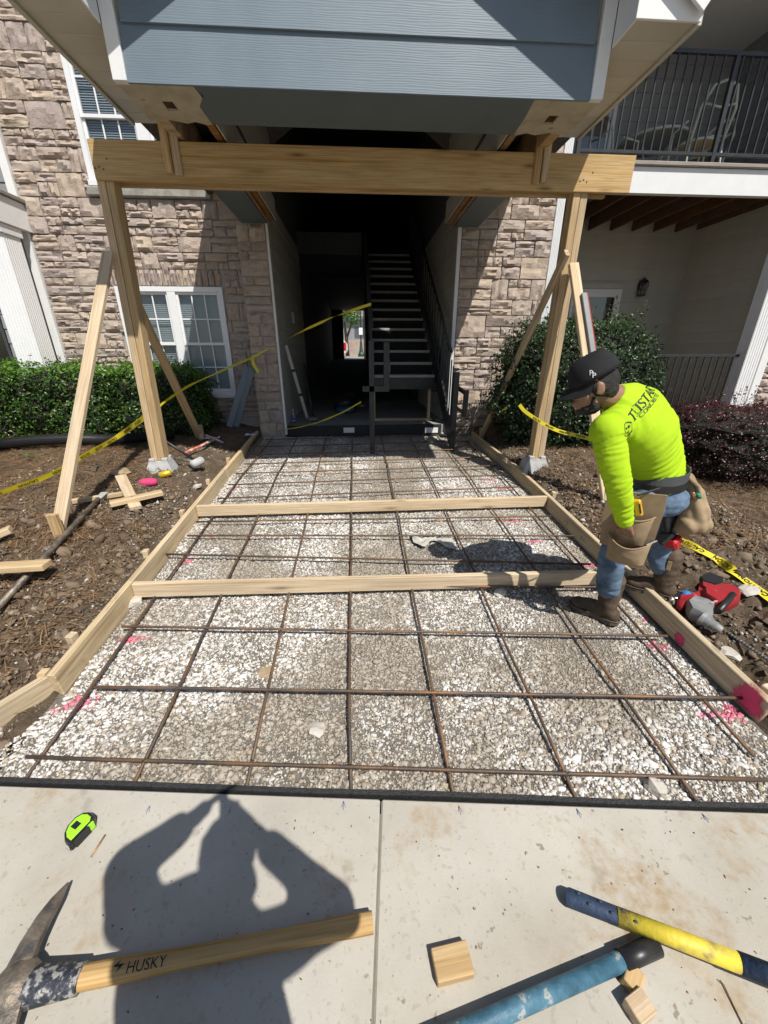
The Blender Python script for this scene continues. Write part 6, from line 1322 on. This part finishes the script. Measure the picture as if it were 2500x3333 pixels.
# litter near the pier
for lab, px, py, s_ in (('torn white scrap of flashing beside the pier base', 815, 1415, .06), ('crumpled pale plastic by the small pick', 690, 1425, .07)):
    p = PT(px, py, .02); V, F = [], []
    for j in range(5):
        for i in range(6): V.append((p.x + (i - 2.5) * s_ * .5, p.y + (j - 2) * s_ * .4, p.z + .03 * mnoise.noise(Vector((i * .9, j * .9, px)))))
    for j in range(4):
        for i in range(5): q = j * 6 + i; F.append((q, q + 1, q + 7, q + 6))
    me = mesh('scrap', V, F, True); tag(obj('scrap', me, None, WVINYL), lab, 'scrap'); 
# crumpled sheet in the gravel
V, F = [], []; a = PG(1330, 1735, .0); nx_, ny_ = 12, 8; e0, e1, e2 = PG(1335, 1740, -.02), PG(1470, 1752, -.02), PG(1345, 1765, -.02)
for j in range(ny_ + 1):
    for i in range(nx_ + 1): u, v_ = i / nx_, j / ny_; p = e0 + (e1 - e0) * u + (e2 - e0) * v_ * (1.1 + .5 * math.sin(u * 9)); V.append(p + Vector((0, 0, .045 * abs(mnoise.noise(Vector((u * 4, v_ * 3, 7)))) + .006)))
for j in range(ny_):
    for i in range(nx_): q = j * (nx_ + 1) + i; F.append((q, q + 1, q + nx_ + 2, q + nx_ + 1))
tag(obj('paper_sheet', mesh('paper_sheet', V, F), None, flat('dirty_paper', (.46, .44, .39), .9)), 'crumpled off-white paper sheet under the rebar in the middle panel', 'paper')
for lab, x0, x1 in (('small printed label stuck on the slab edge below the passage', 1118, 1154), ('white sticker on the slab edge below the staircase', 1383, 1425)):
    a, b = PY(x0, 1392, 6.115), PY(x1, 1408, 6.115); tag(box('sticker', a.x, b.x, 6.112, 6.1165, b.z, a.z, WVINYL, b=.0005), lab, 'sticker')
# ================================================================ in the breezeway
def z5(x, y): return 800 + x / 1.8433, 600 + y / 1.8433
MS = thing("measuring_stick", "white measuring stick leaning on the left breezeway wall", "ruler", (-.9, 6.5, FZ))
def z5(x, y): return 800 + x / 1.8433, 600 + y / 1.8433
a = PZ(*z5(370, 1405), FZ + .01); b = PX(*z5(240, 965), BW0 + .06); lumber('stick', a, b, .012, .05, flat('stick_white', (.62, .62, .60), .5), MS, (1, 0, 0))
for q in (.33, .66): c = a.lerp(b, q); lumber('dark_band', c, c + (b - a).normalized() * .05, .014, .052, BLACKP, MS, (1, 0, 0))
SL = thing('sledgehammer', 'sledgehammer standing head-down against the breezeway wall', 'hammer', tuple(PZ(*z5(405, 1415), FZ))); a = PZ(*z5(405, 1410), FZ + .04); v, f = lathe([(.035, -.08), (.045, -.065), (.045, .065), (.035, .08)], 10); obj('head', mesh('head', v, f, True), SL, IRON, tr(*a) @ rot(R(20), 'Z') @ rot(R(90), 'Y')); rod('handle', a, a + Vector((-.12, .35, .85)), .016, BLACKP, SL)
def bottle(label, P, up, s=1., cap_c=(.8, .8, .8)):
    o = thing('water_bottle', label, 'bottle', tuple(P)); up = Vector(up).normalized(); M_ = up.to_track_quat('Z', 'Y').to_matrix().to_4x4(); M_.translation = P
    pr_ = [(.028, 0), (.033, .006), (.033, .04), (.030, .05), (.033, .06), (.033, .13), (.030, .15), (.014, .18), (.0125, .20)]; v, f = lathe([(a_ * s, b_ * s) for a_, b_ in pr_], 18); obj('bottle', mesh('bottle', v, f, True), o, glassmat('clear_plastic_%d' % int(P.x * 100), (.90, .94, .97), .10, .08), M_)
    v, f = lathe([(.0335 * s, .065 * s), (.0335 * s, .115 * s)], 18); obj('label_band', mesh('label_band', v, f, True), o, flat('bottle_label', (.05, .20, .55), .4), M_); v, f = lathe([(.0145 * s, .195 * s), (.0145 * s, .212 * s)], 14); obj('cap', mesh('cap', v, f, True), o, flat('bottle_cap', cap_c, .4), M_)
bottle('empty clear water bottle standing inside the breezeway by the left wall', PZ(*z5(290, 1430), FZ + .001), (0, 0, 1))
BG = thing('tool_bag', 'dark bag with blue plastic on the breezeway floor', 'bag', (.0, 8.0, FZ)); a = PZ(*z5(600, 1370), FZ); obj('bag', blob('bag', [ell(a + Vector((0, .15, .15)), ((1, 0, 0), (0, 1, 0), (0, 0, 1)), (.26, .18, .16)), ell(a + Vector((.08, .2, .25)), ((1, 0, 0), (0, 1, 0), (0, 0, 1)), (.18, .14, .12))], .02, 3, disp=lambda c, n_: .015 * mnoise.noise(c * 9)), BG, BLACKP); obj('blue_plastic', blob('blue_plastic', [ell(a + Vector((.0, -.03, .06)), ((1, 0, 0), (0, 1, 0), (0, 0, 1)), (.2, .12, .07))], .018, 2, disp=lambda c, n_: .02 * mnoise.noise(c * 14)), BG, flat('blue_film', (.05, .11, .22), .35))
p = Vector((.49, TY + .10, TZ)); SPC = thing('spray_can', 'marking paint can with a pink cap standing on the lowest stair tread', 'spray can', tuple(p)); v, f = lathe([(.030, 0), (.033, .004), (.033, .155), (.024, .17)], 18); obj('can_body', mesh('can_body', v, f, True), SPC, mnz('can_print', [(.4, (.10, .09, .08)), (.5, (.5, .46, .38)), (.62, (.16, .14, .12))], 26, .4), tr(*p)); v, f = lathe([(.031, .168), (.031, .21), (.027, .222), (.024, .222)], 18); obj('cap', mesh('cap', v, f, True), SPC, flat('can_pink', (.80, .03, .12), .4), tr(*p))
box('junction_box', BW0 + .01, BW0 + .06, 7.6, 7.75, 1.95, 2.12, BLOCKC, label='small grey meter box on the left breezeway wall', cat='box')
# ================================================================ right-hand ground: rotary hammer, bottle, bit
def z10(x, y): return 1900 + x / 2.765, 1700 + y / 2.765
RH = thing('rotary_hammer', 'red and grey cordless rotary hammer lying in the mud right of the form', 'drill', tuple(PG(*z10(1100, 780), .06))); HR = mnz('hammer_red', [(.32, (.20, .03, .03)), (.5, (.33, .016, .022)), (.66, (.38, .02, .026)), (.78, (.34, .26, .22))], 26, .5, bmp=(60, .2)); HGr = mnz('hammer_grey', [(.3, (.16, .165, .17)), (.7, (.30, .30, .30))], 14, .5)
gpl = PT(*z10(1100, 780), .0); g = lambda x, y, h=.06: PZ(*z10(x, y), gpl.z + .005 + h)
def slab2(name, pts, z0, z1, mat, par, bev_=.85):
    P = [g(x, y, 0) for x, y in pts]; c = sum(P, Vector()) / len(P); n = len(P); V, F = [], []
    for q, dz in ((bev_, z0), (1, z0 + (z1 - z0) * .25), (1, z0 + (z1 - z0) * .7), (bev_, z1)): V += [c + (p_ - c) * q + Vector((0, 0, dz)) for p_ in P]
    for i in range(3):
        for j in range(n): F.append((i * n + j, i * n + (j + 1) % n, (i + 1) * n + (j + 1) % n, (i + 1) * n + j))
    F.append(tuple(range(n))[::-1]); F.append(tuple(range(3 * n, 4 * n))); me = mesh(name, V, F); smooth_by(me, 40); return obj(name, me, par, mat)
slab2('gearbox', [(890, 800), (960, 750), (1090, 790), (1150, 830), (1130, 930), (1060, 950), (930, 880)], .0, .085, HGr, RH); slab2('motor_housing', [(1030, 700), (1190, 650), (1290, 660), (1380, 720), (1370, 790), (1280, 830), (1150, 830), (1040, 760)], .01, .095, HR, RH)
slab2('rear_handle', [(830, 730), (930, 720), (1010, 690), (1030, 590), (1090, 600), (1130, 660), (1040, 740), (930, 790), (860, 820), (820, 790)], .0, .06, HR, RH); slab2('battery', [(1010, 580), (1080, 540), (1230, 590), (1215, 640), (1140, 660), (1030, 620)], .01, .085, BLACKP, RH)
slab2('red_arm', [(1030, 620), (1130, 650), (1180, 680), (1080, 700), (1030, 660)], .03, .08, HR, RH); rod('side_handle', g(1210, 800, .08), g(1345, 650, .09), .018, BLACKP, RH, 12)
pa, pb = g(1060, 860, .045), g(1245, 975, .03); dd = (pb - pa).normalized(); v, f = tube([pa + dd * (pa - pb).length * q for q in (0, .2, .21, .45, .46, .7, .71, .9, 1.)], [.045, .04, .034, .034, .028, .028, .024, .022, .016], 16); me = mesh('chuck', v, f); smooth_by(me, 45); obj('chuck', me, RH, HGr)
V, F, wd = text2d('Milwaukee', .022); o0, o1 = g(1170, 730, .098), g(1260, 680, .098); ex = (o1 - o0).normalized(); ey = Vector((0, 0, 1)).cross(ex); obj('lettering', mesh('lettering', [o0 + ex * (p_[0] * .55) + ey * p_[1] + Vector((0, 0, .0)) for p_ in V], F), RH, LETTER)
bottle('clear plastic water bottle with a blue label lying beside the rotary hammer', g(1010, 640, .035), g(760, 700, .025) - g(1010, 640, .035), .95, (.75, .75, .75))
# long masonry bit
a, b = PT(*z10(1290, 990), .015), PT(*z10(1720, 1280), .012); d_ = (b - a); V, F = [], []; n = 90
side = d_.cross(Vector((0, 0, 1))).normalized(); u2 = side.cross(d_).normalized()
for i in range(n):
    c = a + d_ * (i / (n - 1)); t = i * .55
    for s in (0, 1): an = t + s * math.pi; V.append(c + (side * math.cos(an) + u2 * math.sin(an)) * .011); V.append(c + (side * math.cos(an + 1.2) + u2 * math.sin(an + 1.2)) * .0065)
for i in range(n - 1):
    for j in range(4): F.append((i * 4 + j, i * 4 + (j + 1) % 4, (i + 1) * 4 + (j + 1) % 4, (i + 1) * 4 + j))
tag(obj('masonry_bit', mesh('masonry_bit', V, F), None, flat('bit_steel', (.30, .29, .28), .4, metal=.8)), 'long twisted masonry drill bit half sunk in the mud at right', 'drill bit')
A, B = PT(*z10(1640, 830), .04), PT(*z10(1900, 1000), .04); lumber('lumber_offcut', A, B, .089, .05, PINE, None, label='cut end of a pale board at the right edge beyond the drill', cat='lumber')
lumber('wood_sliver', PT(1868, 1600, .015), PT(1900, 1633, .012), .02, .006, PINE, None, label='thin pale wood sliver on the dirt beside the right form', cat='wood sliver')
# ================================================================ caution tape
def ribbon(name, label, pts, wdirs, w_=.075, txt=True, size=.042, n=60, start=.05, gap=.09, flipped=False, sub='CAUTION'):
    P = [cr(pts, i / (n - 1) * (len(pts) - 1)) for i in range(n)]; Wd = []
    for i in range(n):
        t = i / (n - 1) * (len(wdirs) - 1); j = min(int(t), len(wdirs) - 2) if len(wdirs) > 1 else 0; u = t - j
        Wd.append((Vector(wdirs[j]).lerp(Vector(wdirs[min(j + 1, len(wdirs) - 1)]), u)).normalized())
    arc = [0.]
    for i in range(1, n): arc.append(arc[-1] + (P[i] - P[i - 1]).length)
    V, F = [], []; m = 3
    for i in range(n):
        t = (P[min(i + 1, n - 1)] - P[max(i - 1, 0)]).normalized(); wv = (Wd[i] - t * Wd[i].dot(t)).normalized(); nn = t.cross(wv); Wd[i] = (wv, nn)
        for j in range(m + 1): u = j / m - .5; V.append(P[i] + wv * (u * w_) + nn * ((.002 if txt else .006) * mnoise.noise(Vector((arc[i] * 9, u * 3, len(label))))))
    for i in range(n - 1):
        for j in range(m): q = i * (m + 1) + j; F.append((q, q + 1, q + m + 2, q + m + 1))
    o = tag(obj(name, mesh(name, V, F, True), None, YELLOW), label, 'tape', 'caution tape')
    def at(s, u, lift):
        i = 0
        while i < n - 2 and arc[i + 1] < s: i += 1
        k_ = (s - arc[i]) / max(1e-6, arc[i + 1] - arc[i]); wv, nn = Wd[i]; w2, n2 = Wd[i + 1]; wv = wv.lerp(w2, k_); nn = nn.lerp(n2, k_); p_ = P[i].lerp(P[i + 1], k_); sg = 1 if nn.dot(CAM - p_) > 0 else -1
        return p_ + wv * u + nn * (.002 * mnoise.noise(Vector((s * 9, u / w_ * 3, len(label)))) + sg * lift)
    if txt:
        T, TF, wd = text2d(sub, size, .001); T, TF = fine(T, TF, size * .3); s = start
        while s + wd < arc[-1]:
            VV = [at(s + x, (y - size * .35), .0035) if not flipped else at(s + wd - x, -(y - size * .35), .0035) for x, y, _ in T]; obj('lettering', mesh('lettering', VV, TF), o, INK); s += wd + gap
    return o
U_ = Vector((0, 0, 1)); tL = [PT(*z9(-120, 720), .03), PT(*z9(0, 655), .05), PT(*z9(300, 545), .10), PT(*z9(480, 445), .22), PT(*z9(700, 320), .25), PY(*z9(880, 190), 4.1)]
ribbon('caution_tape', 'yellow caution tape stretched over the pine straw at left, lettering upside down', tL, [(.1, -.5, .85), (.1, -.4, .9), (0, -.2, 1)], .05, True, .033, 70, .02, .12, True)
n1 = PY(*z9(890, 180), 4.2); kn = PY(545 * k, 772 * k, 5.96)
ribbon('caution_tape', 'thin twisted strand of caution tape from the left post to the pier', [n1, PY(400 * k, 838 * k, 4.9), PY(470 * k, 805 * k, 5.45), kn], [(0, 0, 1), (0, 1, .3), (0, .3, 1)], .024, False)
ribbon('caution_tape', 'strand of caution tape crossing from the pier to the stair newel', [kn, PY(640 * k, 722 * k, 5.8), PY(720 * k, 685 * k, 5.6), Vector((pL.x, pL.y - .03, PY(780 * k, 657 * k, pL.y).z))], [(0, .2, 1), (0, 1, .2), (0, .3, -1), (0, -.9, .3), (0, .2, 1)], .03, False)
ribbon('caution_tape_tail', 'loose tail of caution tape hanging from the knot on the pier', [kn, kn + Vector((.01, -.03, -.08)), kn + Vector((.05, -.03, -.16)), kn + Vector((.06, -.02, -.20))], [(1, .2, 0), (.8, .5, 0)], .045, False, n=20)
ribbon('caution_tape', 'low strand of caution tape sagging across the foot of the passage', [PG(438 * k, 905 * k, .12), PG(500 * k, 925 * k, .05), PG(580 * k, 930 * k, .04), PY(660 * k, 920 * k, 5.75), PY(730 * k, 895 * k, 5.6), PY(780 * k, 868 * k, pL.y)], [(0, .5, 1), (0, 1, .3), (0, .3, 1)], .022, False)
tr0 = PY(1122 * k, 874 * k, 3.93); ribbon('caution_tape', 'caution tape tied round the right post running behind the worker', [tr0, PY(1140 * k, 893 * k, 3.85), PY(1200 * k, 928 * k, 3.6), PY(1290 * k, 955 * k, 3.3), PY(1400 * k, 1030 * k, 2.75)], [(0, .2, 1), (0, .6, .8), (0, .2, 1)], .034, True, .02, 50, .2, .06, True)
tR = [PT(*z4n(1010, 1345), .035), PT(*z4n(1075, 1370), .035), PT(*z4n(1180, 1420), .035), PT(*z4n(1330, 1500), .035), PT(*z4n(1420, 1570), .035), PT(*z4n(1540, 1660), .035), PT(*z4n(1720, 1790), .035)]
ribbon('caution_tape', 'yellow caution tape trailing over the dirt from the worker to the right edge', tR, [(.6, .6, .35), (.5, .7, .3), (.7, .6, .2)], .06, True, .042, 60, .10, .06, True)
ribbon('caution_tape', 'loop of caution tape on the ground at the foot of the right rear brace', [PY(1095 * k, 880 * k, 4.2), PG(1060 * k, 905 * k, .1), PG(1058 * k, 930 * k, .05), PG(1075 * k, 940 * k, .04), PG(1110 * k, 938 * k, .04)], [(0, .3, 1), (1, 0, .5), (0, 1, .3)], .03, False, n=30)
# ================================================================ balcony furniture
GRN = mnz('patio_green', [(.35, (.46, .54, .48)), (.65, (.64, .67, .58))], 8, .5); SLING = mnz('tan_sling', [(.3, (.33, .27, .16)), (.7, (.44, .37, .24))], 30, .8, bmp=(200, .4)); BZ = 3.70
def patio_chair(label, P, rz):
    o = thing('patio_chair', label, 'chair', tuple(P), rz, 'patio chairs on the balcony'); M_ = tr(*P) @ rot(rz, 'Z'); h = lambda *a: M_ @ Vector(a)
    for sx in (-1, 1): tubeo('leg', [h(sx * .24, -.22, 0), h(sx * .22, -.2, .42), h(sx * .24, -.18, .62), h(sx * .25, .1, .64)], .015, GRN, o, 6); tubeo('leg', [h(sx * .24, .25, 0), h(sx * .22, .2, .40)], .015, GRN, o, 6)
    tubeo('back_frame', [h(-.22, .2, .40), h(-.23, .27, .7), h(-.15, .32, .90), h(0, .33, .95), h(.15, .32, .90), h(.23, .27, .7), h(.22, .2, .40)], .017, GRN, o, 6); tubeo('back_bar', [h(-.2, .29, .74), h(0, .30, .70), h(.2, .29, .74)], .013, GRN, o, 6)
    v, f = lathe([(.20, 0), (.235, .008), (.24, .022), (.20, .03)], 20); obj('seat', mesh('seat', v, f), o, SLING, M_ @ tr(0, 0, .41)); tubeo('seat_rim', [h(.242 * math.cos(q), .242 * math.sin(q), .42) for q in np.linspace(0, 6.2832, 21)], .015, GRN, o, 6)
TBp = Vector((4.55, 7.30, BZ)); PT = thing('patio_table', 'round glass-topped patio table on the upper balcony', 'table', tuple(TBp)); v, f = lathe([(.44, .0), (.455, .01), (.455, .03), (.44, .035)], 32); obj('table_top', mesh('table_top', v, f), PT, mnz('pebbled_glass', [(.3, (.42, .45, .45)), (.7, (.52, .54, .54))], 20, .25), tr(TBp.x, TBp.y, BZ + .70)); tubeo('rim', [TBp + Vector((.46 * math.cos(q), .46 * math.sin(q), .715)) for q in np.linspace(0, 6.2832, 33)], .02, GRN, PT, 6)
for i in range(4): a_ = i * math.pi / 2 + .5; c_, s_ = math.cos(a_), math.sin(a_); tubeo('leg', [TBp + Vector((.36 * c_, .36 * s_, 0)), TBp + Vector((.10 * c_, .10 * s_, .35)), TBp + Vector((.30 * c_, .30 * s_, .70))], .015, GRN, PT, 6)
patio_chair('green patio chair left of the balcony table', Vector((3.95, 7.25, BZ)), R(100)); patio_chair('green patio chair in front of the balcony table', Vector((4.75, 6.62, BZ)), R(178)); patio_chair('green patio chair right of the balcony table', Vector((5.2, 7.1, BZ)), R(-75))
